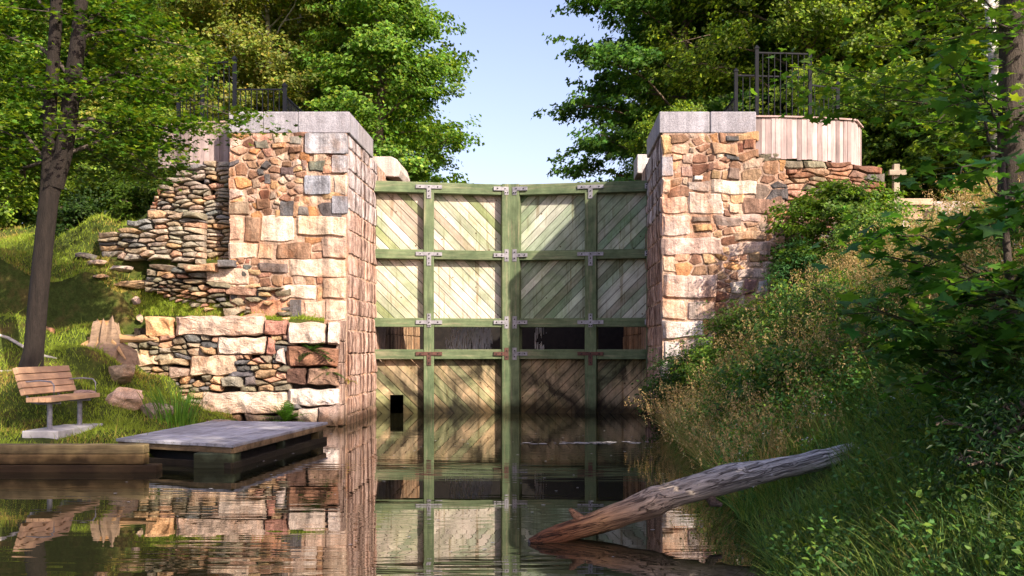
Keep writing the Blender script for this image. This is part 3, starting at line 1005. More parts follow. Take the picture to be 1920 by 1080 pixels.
fence('black iron fence among leaves above the left board wall', pL,
      [(pL[1][0], yL, pL[0][0], yL, fz, zat(166, yL)), (pL[2][0], yL + .1, pL[1][0], yL, fz, zat(114, yL)), (pL[3][0], yL + .5, pL[2][0], yL + .1, fz, zat(160, yL)), (pL[0][0], yL, pL[0][0] + .05, 31, fz, zat(178, yL))])

# ------------------------------------------------------------------ lock chamber behind the gates
ch = mat_stone('chamber_ashlar', streak=.8)
for nm, lab, x0, x1, px_ in (('lock_chamber_wall', 'left chamber wall of stained blocks running back behind the gates', -4.9, -3.96, None), ('lock_chamber_wall', 'right chamber wall of stained blocks running back behind the gates', 2.16, 3.0, None)):
    root = empty(nm, ((x0 + x1) / 2, 30, 0), 0, lab, 'lock wall')
    m = MB(); m.box((x0, 23.45, -.8), (x1, 60, 5.5), (.33, .25, .19)); loc_parent(m.build('core', ch), root)
    rng = np.random.default_rng(int(x1 * 10) + 100); m = MB()
    X = x1 if x0 < 0 else x0; sg = 1 if x0 < 0 else -1
    mp = lambda A: np.column_stack([X + sg * A[:, 2] * .6, A[:, 0], A[:, 1]])
    z = .6
    while z < 3.0:
        y = 23.5
        while y < 29:
            l_ = rng.uniform(.5, 1.0)
            stone(m, rng, (y, z, y + l_, z + .4), mp, .04, .02, .012, .06, np.array((.42, .29, .18)) * rng.uniform(.8, 1.2), None, 0, .01, 0)
            y += l_
        z += .4
    loc_parent(m.build('ashlar_facing', ch), root)
# coping blocks seen above the gate ends
m = MB()
V = []
zb0, zb1 = zat(333, 24), zat(299, 24)
cb = MB()
n = 9
prof = [(xat(700, 24) - .5, zb0), (xat(752, 24), zb0 - .05), (xat(756, 24), zb0 + .12), (xat(750, 24), zb1 - .08), (xat(738, 24), zb1), (xat(700, 24) - .5, zb1)]
for y in (23.6, 25.2):
    V += [(p[0], y, p[1]) for p in prof]
k = len(prof)
cb.add(V, [list(range(k)), list(range(k, 2 * k))[::-1]] + [[i, i + k, (i + 1) % k + k, (i + 1) % k] for i in range(k)], (.52, .46, .42))
tag(cb.build('coping_block', M['granite'], bevel=.02), 'pale rounded coping block above the left end of the gates', 'stone block')
cb = MB(); cb.box((xat(1192, 24), 23.6, zat(330, 24)), (xat(1192, 24) + .7, 24.6, zat(295, 24)), (.5, .48, .47))
tag(cb.build('coping_block', M['granite'], bevel=.02), 'small pale square coping block above the right end of the gates', 'stone block')
# back wall of the chamber
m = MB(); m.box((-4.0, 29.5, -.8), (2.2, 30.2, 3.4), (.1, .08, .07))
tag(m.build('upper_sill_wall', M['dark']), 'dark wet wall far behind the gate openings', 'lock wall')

# ------------------------------------------------------------------ gates
def clip_poly(poly, x0, z0, x1, z1):
    def clip(P, f, inter):
        out = []
        for i in range(len(P)):
            a_, b_ = P[i], P[(i + 1) % len(P)]
            ia, ib = f(a_), f(b_)
            if ia: out.append(a_)
            if ia != ib: out.append(inter(a_, b_))
        return out
    for ax, val, sg in ((0, x0, 1), (0, x1, -1), (1, z0, 1), (1, z1, -1)):
        if not poly: return []
        poly = clip(poly, lambda p: sg * (p[ax] - val) >= 0, lambda a_, b_: tuple(np.array(a_) + (np.array(b_) - np.array(a_)) * ((val - a_[ax]) / (b_[ax] - a_[ax]))))
    return poly


BEAM_Z = [(4.94, 5.18), (3.46, 3.67), (1.94, 2.14), (1.22, 1.44)]


def gate_leaf(heel, mitre, side, label, seed):
    """local x runs from heel to mitre, local y is into the chamber"""
    hx, hy = heel; mx, my = mitre
    L = math.hypot(mx - hx, my - hy)
    rng = np.random.default_rng(seed)
    root = empty('gate_leaf', ((hx + mx) / 2, (hy + my) / 2, 0), math.atan2(my - hy, mx - hx) if mx > hx else math.atan2(hy - my, hx - mx), label, 'lock gate', 'pair of mitre lock gate leaves')
    h = L / 2
    sg = 1 if side == 'l' else -1     # sg: direction of the mitre end along local x
    X = lambda t: sg * (t * L - h)    # t 0 heel .. 1 mitre
    green = (.12, .165, .092)
    def bx(t0, t1): 
        a_, b_ = X(t0), X(t1); return (min(a_, b_), max(a_, b_))
    mid = (0.43 - .035, .43 + .035) if side == 'l' else (.435 - .04, .435 + .04)
    mit = (1 - .066, 1.0)
    heelp = (0, .055)
    def post(t0, t1, y0=-.16, y1=.16, shade=1.0, z1=5.17, nm='upright'):
        m = MB(); a_, b_ = bx(t0, t1); m.box((a_, y0, -.7), (b_, y1, z1), np.array(green) * shade)
        return m.build(nm, M['beam_v'], root, bevel=.012)
    post(*mid, y0=-.163, z1=4.96 if side == 'l' else 4.96); post(mit[0], mit[1], y0=-.18, y1=.17, shade=1.0, z1=5.19, nm='mitre_post'); post(*heelp, nm='heel_post')
    for i, (z0, z1) in enumerate(BEAM_Z):
        m = MB()
        rngs = [(heelp[1], mid[0]), (mid[1], mit[0])] if i > 0 else [(0, mit[0])]
        for (t0, t1) in rngs:
            a_, b_ = bx(t0 + .001, t1 - .001); m.box((a_, -.15, z0), (b_, .15, z1), np.array(green) * rng.uniform(.9, 1.1) * (1.05 if i < 3 else .9))
        m.build('cross_beam', M['beam_h'], root, bevel=.012)
    # panels of diagonal boards
    rows = [(3.67, 4.94, 0), (2.14, 3.46, 0), (-.6, 1.22, 1)]
    cols = [(heelp[1], mid[0]), (mid[1], mit[0])]
    for (z0, z1, kind) in rows:
        for ci, (t0, t1) in enumerate(cols):
            a_, b_ = bx(t0, t1)
            m = MB(); pitch = .165
            dirv = np.array((1, -1)) / math.sqrt(2) * 1.0 if side == 'l' else np.array((1, 1)) / math.sqrt(2)
            nv_ = np.array((-dirv[1], dirv[0])) if side == 'l' else np.array((dirv[1], -dirv[0]))
            c0 = np.array(((a_ + b_) / 2, (z0 + z1) / 2)); D = 3.0
            k = -14
            off0 = rng.uniform(0, pitch)
            while k < 15:
                o_ = k * pitch + off0; wd = pitch - .013
                q = [c0 + nv_ * o_ - dirv * D, c0 + nv_ * (o_ + wd) - dirv * D, c0 + nv_ * (o_ + wd) + dirv * D, c0 + nv_ * o_ + dirv * D]
                pc = clip_poly([tuple(p) for p in q], a_, z0, b_, z1)
                k += 1
                hole = (side == 'l' and kind == 1 and ci == 0)
                if len(pc) < 3: continue
                y0 = .055 + rng.uniform(-.004, .004)
                if kind == 0:
                    r_ = rng.random()
                    c = np.array((.60, .56, .48)) if r_ < .62 else (np.array((.46, .49, .39)) if r_ < .84 else np.array((.45, .39, .32)))
                    if r_ > .95: c = np.array((.27, .31, .17))
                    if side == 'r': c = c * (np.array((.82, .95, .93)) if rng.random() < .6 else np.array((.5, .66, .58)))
                else:
                    r_ = rng.random()
                    c = np.array((.40, .34, .25)) if r_ < .5 else (np.array((.30, .33, .22)) if r_ < .8 else np.array((.48, .41, .31)))
                c = c * rng.uniform(.78, 1.12)
                parts_ = [pc]
                if hole:
                    # leave out the little square hatch
                    ha, hb, hz = X(.055 + .115), X(.055 + .205), .42
                    ha, hb = min(ha, hb), max(ha, hb)
                    parts_ = [clip_poly(pc, a_, hz, b_, z1), clip_poly(pc, a_, z0, ha, hz), clip_poly(pc, hb, z0, b_, hz)]
                for pp in parts_:
                    if len(pp) < 3: continue
                    n_ = len(pp)
                    VV = [(p[0], y0, p[1]) for p in pp] + [(p[0], y0 + .04, p[1]) for p in pp]
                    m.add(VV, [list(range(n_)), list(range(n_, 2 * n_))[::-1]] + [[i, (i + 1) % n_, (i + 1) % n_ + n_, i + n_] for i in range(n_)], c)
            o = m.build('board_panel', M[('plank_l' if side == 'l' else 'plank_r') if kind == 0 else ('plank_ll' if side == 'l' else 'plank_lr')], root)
            if kind == 1: o['label'] = 'brown stained lower panel of diagonal boards'
            m = MB(); 
            if not (side == 'l' and kind == 1 and ci == 0):
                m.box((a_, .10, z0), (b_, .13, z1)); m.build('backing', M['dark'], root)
    # steel plates with bolts
    def plate(tc, zc, shape, rusty=False):
        m = MB(); x = X(tc); y = -.171
        t_ = .012
        mt = M['rust'] if rusty else M['galv']
        arms = {'T': [(-.34, -.04, .34, .05), (-.055, -.30, .055, -.042)], 'TU': [(-.34, -.05, .34, .04), (-.055, .042, .055, .24), ],
                'X': [(-.34, -.05, .34, .045), (-.05, .047, .05, .22), (-.05, -.13, .05, -.052)],
                'L': [(-.34, -.03, .055, .07), (-.055, -.14, .055, -.032)], 'S': [(-.34, -.045, -.057, .05), (-.055, -.16, .055, .16)], 'H': [(-.02, -.07, .07, .06)]}[shape]
        arms = [tuple(q * .86 for q in ar) for ar in arms]
        for (ax0, az0, ax1, az1) in arms:
            xx = sorted((x + sg * ax0, x + sg * ax1))
            yb = -.1805 if shape in 'LS' else y
            m.box((xx[0], yb - t_ * (1.0), zc + az0), (xx[1], yb + .03, zc + az1))
        for (ax0, az0, ax1, az1) in arms:
            n_ = max(2, int(max(ax1 - ax0, az1 - az0) / .16)); hor = (ax1 - ax0) > (az1 - az0)
            for i in range(n_):
                f = (i + .5) / n_
                bx_, bz_ = (ax0 + (ax1 - ax0) * f, (az0 + az1) / 2) if hor else ((ax0 + ax1) / 2, az0 + (az1 - az0) * f)
                cx = x + sg * bx_; cz = zc + bz_; yb = (-.1805 if shape in 'LS' else y) - t_
                a8 = np.arange(6) * math.pi / 3
                VV = [(cx + .017 * math.cos(q), yb, cz + .017 * math.sin(q)) for q in a8] + [(cx + .014 * math.cos(q), yb - .014, cz + .014 * math.sin(q)) for q in a8]
                m.add(VV, [list(range(6, 12))] + [[i_, (i_ + 1) % 6, (i_ + 1) % 6 + 6, i_ + 6] for i_ in range(6)], (1, 1, 1), 1)
        o = m.build('bracket', [mt, M['dark']], root)
        if rusty: o['label'] = 'rusty red steel bracket'
    mc = (mid[0] + mid[1]) / 2
    plate(mc, 5.07, 'T'); plate(.965, 5.06, 'L')
    plate(mc, 3.57, 'T'); plate(.965, 3.57, 'S')
    plate(mc, 2.05, 'X'); plate(.965, 2.05, 'S')
    plate(mc, 1.34, 'T', True); plate(.965, 1.34, 'S', side == 'l')
    for zc in (5.06, 3.57, 2.05): plate(.045, zc, 'H')
    return root


MX, MY = xat(958, 22.55), 22.55
gate_leaf((-4.15, 21.95), (MX - .012, MY), 'l', 'sunlit left gate leaf of pale diagonal boards in a green timber frame', 41)
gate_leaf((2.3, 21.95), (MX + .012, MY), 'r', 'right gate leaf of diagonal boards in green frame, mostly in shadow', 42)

# falling water seen through the openings
rng = np.random.default_rng(9)
m = MB()
for cx_, wd, n_ in ((xat(880, 23.6), 1.0, 420), (xat(1012, 23.6), .2, 50)):
    for i in range(n_):
        x = cx_ + rng.uniform(-.5, .5) * wd + rng.normal() * .05; z = rng.uniform(1.0, 2.2); l_ = rng.uniform(.02, .35); y = 23.5 + rng.uniform(0, .4)
        if l_ < .1:
            m.tube([(x, y, z), (x, y, z + .02)], .006, 4)
        else:
            m.tube([(x, y, z), (x + .01 * rng.normal(), y, z + l_ / 2), (x, y, z + l_)], [.006, .013, .006], 4)
wt = mat_simple('white_water', (.8, .8, .82), (.9, .9, .93), 9, rough=.3, bump=.0)
tag(m.build('falling_water', wt), 'white drops of leaking water falling behind the gate opening', 'water', kind='stuff')

# ------------------------------------------------------------------ dock
dk = [np.array(p) for p in ((-5.68, 12.86), (-3.90, 12.08), (-3.56, 15.72), (-5.5, 15.95))]   # left front, right front, right back, left back
DZ = .30
root = empty('dock', (-4.65, 14.1, 0), 0, 'low wooden dock of grey boards on green mossy blocks at the water edge', 'dock')
rng = np.random.default_rng(51)
m = MB(); n = 14
for i in range(n):
    f0, f1 = i / n + .002, (i + 1) / n - .002
    q = [dk[0] + (dk[1] - dk[0]) * f0, dk[0] + (dk[1] - dk[0]) * f1, dk[3] + (dk[2] - dk[3]) * f1, dk[3] + (dk[2] - dk[3]) * f0]
    zt = DZ + rng.uniform(-.002, .002)
    V = [(p[0], p[1], zt - .035) for p in q] + [(p[0], p[1], zt) for p in q]
    m.add(V, np.array([(0, 3, 2, 1), (4, 5, 6, 7), (0, 1, 5, 4), (1, 2, 6, 5), (2, 3, 7, 6), (3, 0, 4, 7)]), np.array((.56, .56, .61)) * rng.uniform(.8, 1.1))
loc_parent(m.build('deck', M['deck']), root)
cen = sum(dk) / 4
ins = [cen + (p - cen) * .965 for p in dk]
for a_, b_ in ((0, 1), (1, 2), (2, 3), (3, 0)):
    m = MB(); p, q = ins[a_], ins[b_]
    m.bar((p[0], p[1], DZ - .075), (q[0], q[1], DZ - .075), .05, .075, (.36, .25, .14))
    loc_parent(m.build('rim_beam', M['timber']), root)
for (p, sx, sy, c) in ((ins[1] + (-.24, .16), .5, .3, (.16, .2, .12)), (ins[0] + (.22, -.02), .34, .25, (.26, .22, .08)), (ins[2] + (-.14, -.2), .26, .3, (.30, .25, .13)), ((ins[1] + ins[2]) / 2 + (-.1, .0), .2, .12, (.1, .14, .09)), (ins[3] + (.3, -.2), .3, .3, (.2, .18, .1))):
    m = MB(); m.box((p[0] - sx / 2, p[1] - sy / 2, -.5), (p[0] + sx / 2, p[1] + sy / 2, DZ - .115), c)
    loc_parent(m.build('support_block', M['timber'], bevel=.015), root)
for a_, b_ in ((0, 1), (1, 2)):
    m = MB(); p, q = ins[a_], ins[b_]
    m.bar((p[0], p[1], .035), (q[0], q[1], .035), .07, .07, (.15, .12, .09))
    loc_parent(m.build('lower_rail', M['timber']), root)
q2 = [cen + (p - cen) * .86 for p in dk]
m = MB(); V = [(p[0], p[1], -.3) for p in q2] + [(p[0], p[1], DZ - .12) for p in q2]
m.add(V, np.array([(0, 3, 2, 1), (4, 5, 6, 7), (0, 1, 5, 4), (1, 2, 6, 5), (2, 3, 7, 6), (3, 0, 4, 7)]), (.02, .02, .02))
loc_parent(m.build('float', M['dark']), root)

# ------------------------------------------------------------------ timber edging wall
root = empty('timber_wall', (-6.6, 11.85, 0), 0, 'low wall of stacked squared timbers along the grass at the water, left', 'timber wall')
for i, (x1, z0, z1, yo, c) in enumerate(((-4.72, -.35, .085, 0, (.22, .14, .08)), (-4.88, .09, .21, .02, (.30, .20, .09)), (-4.88, .214, .325, .03, (.26, .20, .10)))):
    x = x1
    while x > -12:
        ln = 3.3 if i % 2 else 2.6
        m = MB(); m.box((x - ln + .006, 11.78 + yo, z0), (x, 11.98, z1), c)
        loc_parent(m.build('timber', M['timber'], bevel=.012), root)
        x -= ln

# ------------------------------------------------------------------ bench
bx0, by0 = -6.62, 13.05           # front edge of the seat, near end
gz = .36
root = empty('park_bench', (-6.68, 13.5, gz), 0, 'park bench of thick orange brown slats on two steel posts', 'bench')
L = 1.42
def bslat(x0, z0, x1, z1, th, nm, col):
    # slat cross section from (x0,z0) to (x1,z1), thickness th, running in y
    d = np.array((x1 - x0, z1 - z0)); d /= np.linalg.norm(d); n_ = np.array((-d[1], d[0])) * th
    sec = [(x0, z0), (x1, z1), (x1 + n_[0], z1 + n_[1]), (x0 + n_[0], z0 + n_[1])]
    V = [(s_[0], by0, s_[1]) for s_ in sec] + [(s_[0], by0 + L, s_[1]) for s_ in sec]
    m = MB(); m.add(V, np.array([(0, 1, 2, 3), (7, 6, 5, 4), (0, 4, 5, 1), (1, 5, 6, 2), (2, 6, 7, 3), (3, 7, 4, 0)]), col)
    return loc_parent(m.build(nm, M['slat'], bevel=.006), root)
sz = gz + .40
for i in range(4):
    x1 = bx0 - i * .085
    bslat(x1 - .078, sz, x1, sz + .003, .062, 'seat_slat', (.52, .33, .20))
bdir = np.array((-.30, .95)); bdir /= np.linalg.norm(bdir)
for i in range(4):
    p = np.array((bx0 - .40, sz + .085)) + bdir * i * .098
    q = p + bdir * .088
    bslat(q[0], q[1], p[0], p[1], .06, 'back_slat', (.55, .35, .22))
for yy in (by0 + .3, by0 + L - .27):
    m = MB(); m.tube([(bx0 - .17, yy, gz - .02), (bx0 - .17, yy, sz - .02)], .034, 12, (1, 1, 1))
    loc_parent(m.build('leg', M['galv'], smooth=False), root)
    m = MB(); m.tube([(bx0 - .02, yy, sz - .02), (bx0 - .30, yy, sz - .03), (bx0 - .42, yy, sz - .01), (bx0 - .47, yy, sz + .06), (bx0 - .475 - .12, yy, sz + .46)], .015, 8)
    loc_parent(m.build('bracket', M['galv']), root)
for yy in (by0 + .12, by0 + L - .1):
    m = MB(); m.tube([(bx0 - .40, yy, sz + .27), (bx0 - .2, yy, sz + .285), (bx0 - .06, yy, sz + .27), (bx0 - .02, yy, sz + .22), (bx0 - .02, yy, sz + .06)], .011, 8)
    loc_parent(m.build('armrest', M['galv']), root)
m = MB(); m.box((bx0 - .42, by0 + .06, gz - .25), (bx0 + .06, by0 + L - .02, gz + .02), (1, 1, 1))
o = m.build('concrete_slab', M['concrete'], bevel=.012)
tag(o, 'pale concrete slab under the park bench', 'slab')

# ------------------------------------------------------------------ log
rng = np.random.default_rng(61)
c0, c1 = np.array((-.17, 7.55, .0)), np.array((2.60, 8.55, .60))
pts = []; rad = []
n = 26
for i in range(n):
    f = i / (n - 1)
    p = c0 + (c1 - c0) * f
    p = p + np.array((0, 0, .045 * math.sin(f * math.pi) - .02 * math.sin(f * 9)))
    r = np.interp(f, [0, .03, .09, .14, .25, .5, .75, 1], [.03, .06, .075, .088, .102, .112, .095, .078]) * (1 + .06 * math.sin(f * 23) + .04 * rng.normal())
    pts.append(p); rad.append(r)
m = MB(); m.tube(pts, rad, 16, (.40, .33, .31), jit=.05, rng=rng)
# colour: wet dark end, brown middle, grey upper part with sky light painted in
f = np.repeat(np.linspace(0, 1, n), 16)
C = np.stack([np.interp(f, [0, .1, .2, .4, .6, 1], v) for v in ((.12, .22, .44, .52, .56, .58), (.05, .09, .25, .43, .53, .57), (.025, .04, .13, .35, .52, .58))], 1)
m.C[0] = C
root = empty('fallen_log', tuple(c0), 0, 'barkless fallen log slanting from the grassy bank into the water', 'log')
loc_parent(m.build('trunk', M['log'], smooth=True), root)
k0 = np.array(pts[4])
m = MB(); m.tube([k0 + (0, 0, .02), k0 + (-.10, -.03, .10), k0 + (-.13, -.03, .14)], [.05, .033, .016], 8, (.34, .19, .11), jit=.12, rng=rng)
loc_parent(m.build('branch_stub', M['log'], smooth=True), root)
k1 = np.array(pts[13]); m = MB(); m.tube([k1 + (0, 0, -.06), k1 + (.05, -.02, -.15), k1 + (.12, -.02, -.17)], [.05, .04, .015], 8, (.2, .15, .13), jit=.12, rng=rng)
loc_parent(m.build('branch_stub', M['log'], smooth=True), root)


def ghit(px, py, Y0=10.0, Y1=40.0):
    Y = np.linspace(Y0, Y1, 1500)
    h = H(xat(px, Y), Y); z = zat(py, Y)
    k = np.argmax(h >= z)
    return float(xat(px, Y[k])), float(Y[k]), float(h[k])


# ------------------------------------------------------------------ rocks, stumps, sticks
def rock(px, py, Y, sx, sy, sz_, col, label, seed, name='boulder', cat='rock', flat=0.25):
    rng = np.random.default_rng(seed)
    x, Y, z = ghit(px, py + sz_ * F / Y * .35, 12.5); z += sz_ * .22
    import bmesh
    bm = bmesh.new(); bmesh.ops.create_icosphere(bm, subdivisions=4, radius=1)
    P = np.array([v.co[:] for v in bm.verts]); Fc = np.array([[v.index for v in f_.verts] for f_ in bm.faces]); bm.free()
    nz = make_noise(seed, .9, 3)
    P = P * (1 + .13 * nz(P)[:, None])
    for q in range(9):       # planar cuts
        d = rng.standard_normal(3); d /= np.linalg.norm(d); lim = rng.uniform(.5, .8)
        t = P @ d; P = P - np.outer(np.maximum(t - lim, 0), d) * .9
    P = P * (1 + .035 * make_noise(seed + 50, .25, 3)(P)[:, None])
    P = P * np.array((sx, sy, sz_)) / 2
    P = P @ Matrix.Rotation(rng.uniform(-.4, .4), 3, 'Z').transposed()
    P = np.asarray(P) + (x, Y, z)
    m = MB(); m.add(P, Fc, np.array(col) * (1 + .08 * rng.standard_normal((len(P), 1))))
    return tag(m.build(name, M['drystone']), label, cat)


rock(180, 492, 19.1, .45, .4, .17, (.52, .40, .30), 'flat pale pink rock on the grass left of the rubble step', 1)
rock(229, 502, 19.0, .62, .4, .15, (.50, .44, .38), 'long flat grey rock on the grass left of the rubble step', 2)
rock(166, 480, 19.4, .5, .4, .2, (.14, .13, .12), 'dark grey rock behind the flat pale rocks', 3)
rock(186, 517, 18.9, .35, .3, .09, (.48, .34, .22), 'small tan rock half sunk in grass below the flat pale rocks', 4)
rock(262, 534, 18.95, 1.1, .5, .22, (.46, .33, .2), 'broad tan rock slab sunk in the grass beside the rubble step', 5)
rock(232, 740, 15.6, .66, .5, .5, (.58, .42, .30), 'big pale broken boulder on the bank between bench and wall', 6)
rock(150, 739, 15.8, .55, .3, .16, (.44, .30, .24), 'low pinkish rock behind the bench armrest', 7)
rock(255, 565, 18.4, .2, .2, .2, (.56, .42, .34), 'small pale pink stone standing on the grass ledge', 8)
rock(262, 598, 18.0, .12, .12, .2, (.46, .34, .24), 'tiny brown stone at the left edge of the grass ledge', 9)
rock(222, 700, 16.8, .8, .5, .4, (.34, .26, .17), 'brown boulder below the stump at the end of the low wall', 10)
rock(400, 800, 18.1, .9, .5, .34, (.40, .33, .26), 'grey stone at the foot of the low wall behind the reeds', 11)
rock(300, 770, 16.9, .7, .5, .3, (.3, .25, .18), 'dim brown rock behind the reed clump', 12)

# broken stump
rng = np.random.default_rng(71)
base = np.array(ghit(200, 664)); base[2] += .05
root = empty('tree_stump', tuple(base), 0, 'splintered orange tree stump with sprawling roots at the wall end', 'stump')
m = MB(); k = 20
a_ = np.arange(k) * 2 * math.pi / k
Vs = []
for zf, rr in ((-.25, .42), (.0, .34), (.15, .25), (.32, .2), (.42, .12)):
    r = rr * (1 + .18 * rng.standard_normal(k)); zz = base[2] + zf + (rng.uniform(-.1, .22, k) if zf > .3 else 0)
    Vs.append(np.column_stack([base[0] + r * np.cos(a_) * 1.25, base[1] + r * np.sin(a_), np.broadcast_to(zz, (k,))]))
Vs = np.concatenate(Vs)
j = np.arange(k); jn = (j + 1) % k
m.add(Vs, np.concatenate([np.stack([i * k + j, i * k + jn, (i + 1) * k + jn, (i + 1) * k + j], 1) for i in range(4)]), (.27, .19, .13))
m.add(Vs[-k:], [list(range(k))], (.4, .22, .1))
loc_parent(m.build('stump_body', M['timber']), root)
for aa, ln in ((-2.7, .8), (-.25, 1.0), (-1.7, .6), (2.8, .7), (-.8, .7)):
    m = MB(); d = np.array((math.cos(aa), math.sin(aa) * .7, 0))
    m.tube([base + d * .15 + (0, 0, .22), base + d * ln * .5 + (0, 0, .10 if aa < -.5 else .2), base + d * ln + (0, 0, -.14 if aa < -.5 else .2)], [.08, .05, .015], 7, (.50, .31, .15), jit=.15, rng=rng)
    loc_parent(m.build('root', M['timber']), root)


def ground_tube(name, pts, rads, label, cat, col, mat='timber'):
    P = [(x, y, float(H(x, y)) + r * .9) for (x, y), r in zip(pts, rads)]
    m = MB(); m.tube(P, rads, 7, col, jit=.1, rng=np.random.default_rng(4)); return tag(m.build(name, M[mat]), label, cat)


ground_tube('fallen_branch', [(-9.6, 16.3), (-9.0, 16.35), (-8.45, 16.2), (-8.1, 16.15)], [.03, .028, .024, .012], 'upper bare pale branch lying on the grass left of the tree trunk', 'branch', (.5, .46, .42))
ground_tube('fallen_branch', [(-8.9, 15.3), (-8.4, 15.25), (-8.0, 15.1)], [.022, .02, .01], 'lower bare pale branch lying on the grass left of the tree trunk', 'branch', (.5, .44, .4))
ground_tube('fallen_branch', [(-8.9, 17.6), (-9.3, 17.8), (-9.6, 17.75)], [.06, .05, .02], 'short rusty brown branch on the grass left of the trunk', 'branch', (.4, .2, .12))

# ------------------------------------------------------------------ timber rail behind the right bank
YT = 19.9
root = empty('timber_guard', (7.3, YT, 4.2), 0, 'pale timber and stone edging with low beams on the right bank', 'timber edging')
def tb(nm, px0, py0, px1, py1, th, col, yo=0.0, mt='timber'):
    m = MB(); m.box((xat(px0, YT), YT + yo, zat(py1, YT)), (xat(px1, YT), YT + yo + th, zat(py0, YT)), col)
    return loc_parent(m.build(nm, M[mt], bevel=.01), root)
tb('top_beam', 1480, 372, 1750, 384, .25, (.50, .38, .27), .0)
tb('lower_beam', 1490, 387, 1754, 412, .2, (.42, .30, .2), .06)
for p in (1500, 1630, 1748):
    tb('short_post', p, 384, p + 12, 470, .12, (.36, .28, .2), -.13)
m = MB(); m.box((6.7, YT + .08, 3.4), (9.2, YT + 1.2, zat(376, YT)), (.50, .44, .42)); loc_parent(m.build('stone_pad', M['granite'], bevel=.03), root)
root = empty('signpost', (xat(1680, 19.6), 19.6, 3.6), 0, 'upright grey wooden post with a short crossarm beside the right wing wall', 'post')
m = MB(); xx = xat(1680, 19.6); m.box((xx - .06, 19.55, 3.4), (xx + .06, 19.67, zat(308, 19.6)), (.34, .29, .22)); loc_parent(m.build('post', M['board_v'], bevel=.01), root)
m = MB(); m.box((xx - .17, 19.48, zat(330, 19.6)), (xx + .17, 19.548, zat(320, 19.6)), (.36, .30, .23)); loc_parent(m.build('crossarm', M['timber'], bevel=.008), root)


# ------------------------------------------------------------------ leaves
def sym(h):
    h = np.array(h, float)
    return np.concatenate([h, h[-2:0:-1] * (-1, 1)])
SH_MAPLE = sym([(0, .0), (.26, -.12), (.24, .10), (.56, .14), (.42, .30), (.60, .58), (.26, .50), (.17, .60), (0, 1.0)])
SH_MID = sym([(0, 0), (.34, -.02), (.50, .36), (.24, .42), (0, 1.0)])
SH_OVAL = sym([(0, 0), (.24, .28), (.24, .62), (0, 1.0)])
SH_RH = np.array([(0, 0), (.36, .45), (0, 1.0), (-.36, .45)], float)
SH_NARROW = np.array([(0, 0), (.17, .45), (0, 1.0), (-.17, .45)], float)


def add_leaves(mb, rng, C, size, shape, cols, up=0.8, out=None, fold=.25, droop=0.0, mat=0):
    """C (n,3) leaf bases. Normals lean up (and outwards along `out`)."""
    n = len(C); K = len(shape)
    N = rng.standard_normal((n, 3)); N[:, 2] = np.abs(N[:, 2]) + up * 2
    if out is not None: N += out
    N /= np.linalg.norm(N, axis=1, keepdims=True)
    T = rng.standard_normal((n, 3)); T[:, 2] -= droop
    T -= (T * N).sum(1, keepdims=True) * N
    T /= np.linalg.norm(T, axis=1, keepdims=True) + 1e-9
    B = np.cross(N, T)
    s = size * rng.uniform(.65, 1.25, n)
    V = (C[:, None, :] + s[:, None, None] * (shape[None, :, 0, None] * B[:, None, :] + shape[None, :, 1, None] * T[:, None, :]
         + (np.abs(shape[:, 0]) * fold - .12 * shape[:, 1] ** 2)[None, :, None] * N[:, None, :]))
    F_ = np.arange(n * K).reshape(n, K)
    mb.add(V.reshape(-1, 3), F_, np.repeat(cols, K, axis=0), mat)


def leaf_cols(rng, n, base, var=.2, hue=.1, groups=None, alt=None, altp=0.0):
    b = np.tile(np.asarray(base, float), (n, 1))
    if alt is not None:
        k = rng.random(n) < altp
        b[k] = alt
    v = 1 + var * rng.standard_normal((n, 1))
    if groups is not None: v = v * groups[:, None]
    b = b * np.clip(v, .35, 2)
    b[:, 0] *= 1 + hue * rng.standard_normal(n)
    return np.clip(b, .003, .6)


def curve(p0, p1, rise, n=5, rng=None, wob=.0):
    t = np.linspace(0, 1, n)[:, None]
    P = p0 + (p1 - p0) * t
    P[:, 2] += rise * np.sin(t[:, 0] * math.pi)
    if rng is not None: P[1:-1] += rng.standard_normal((n - 2, 3)) * wob
    return P


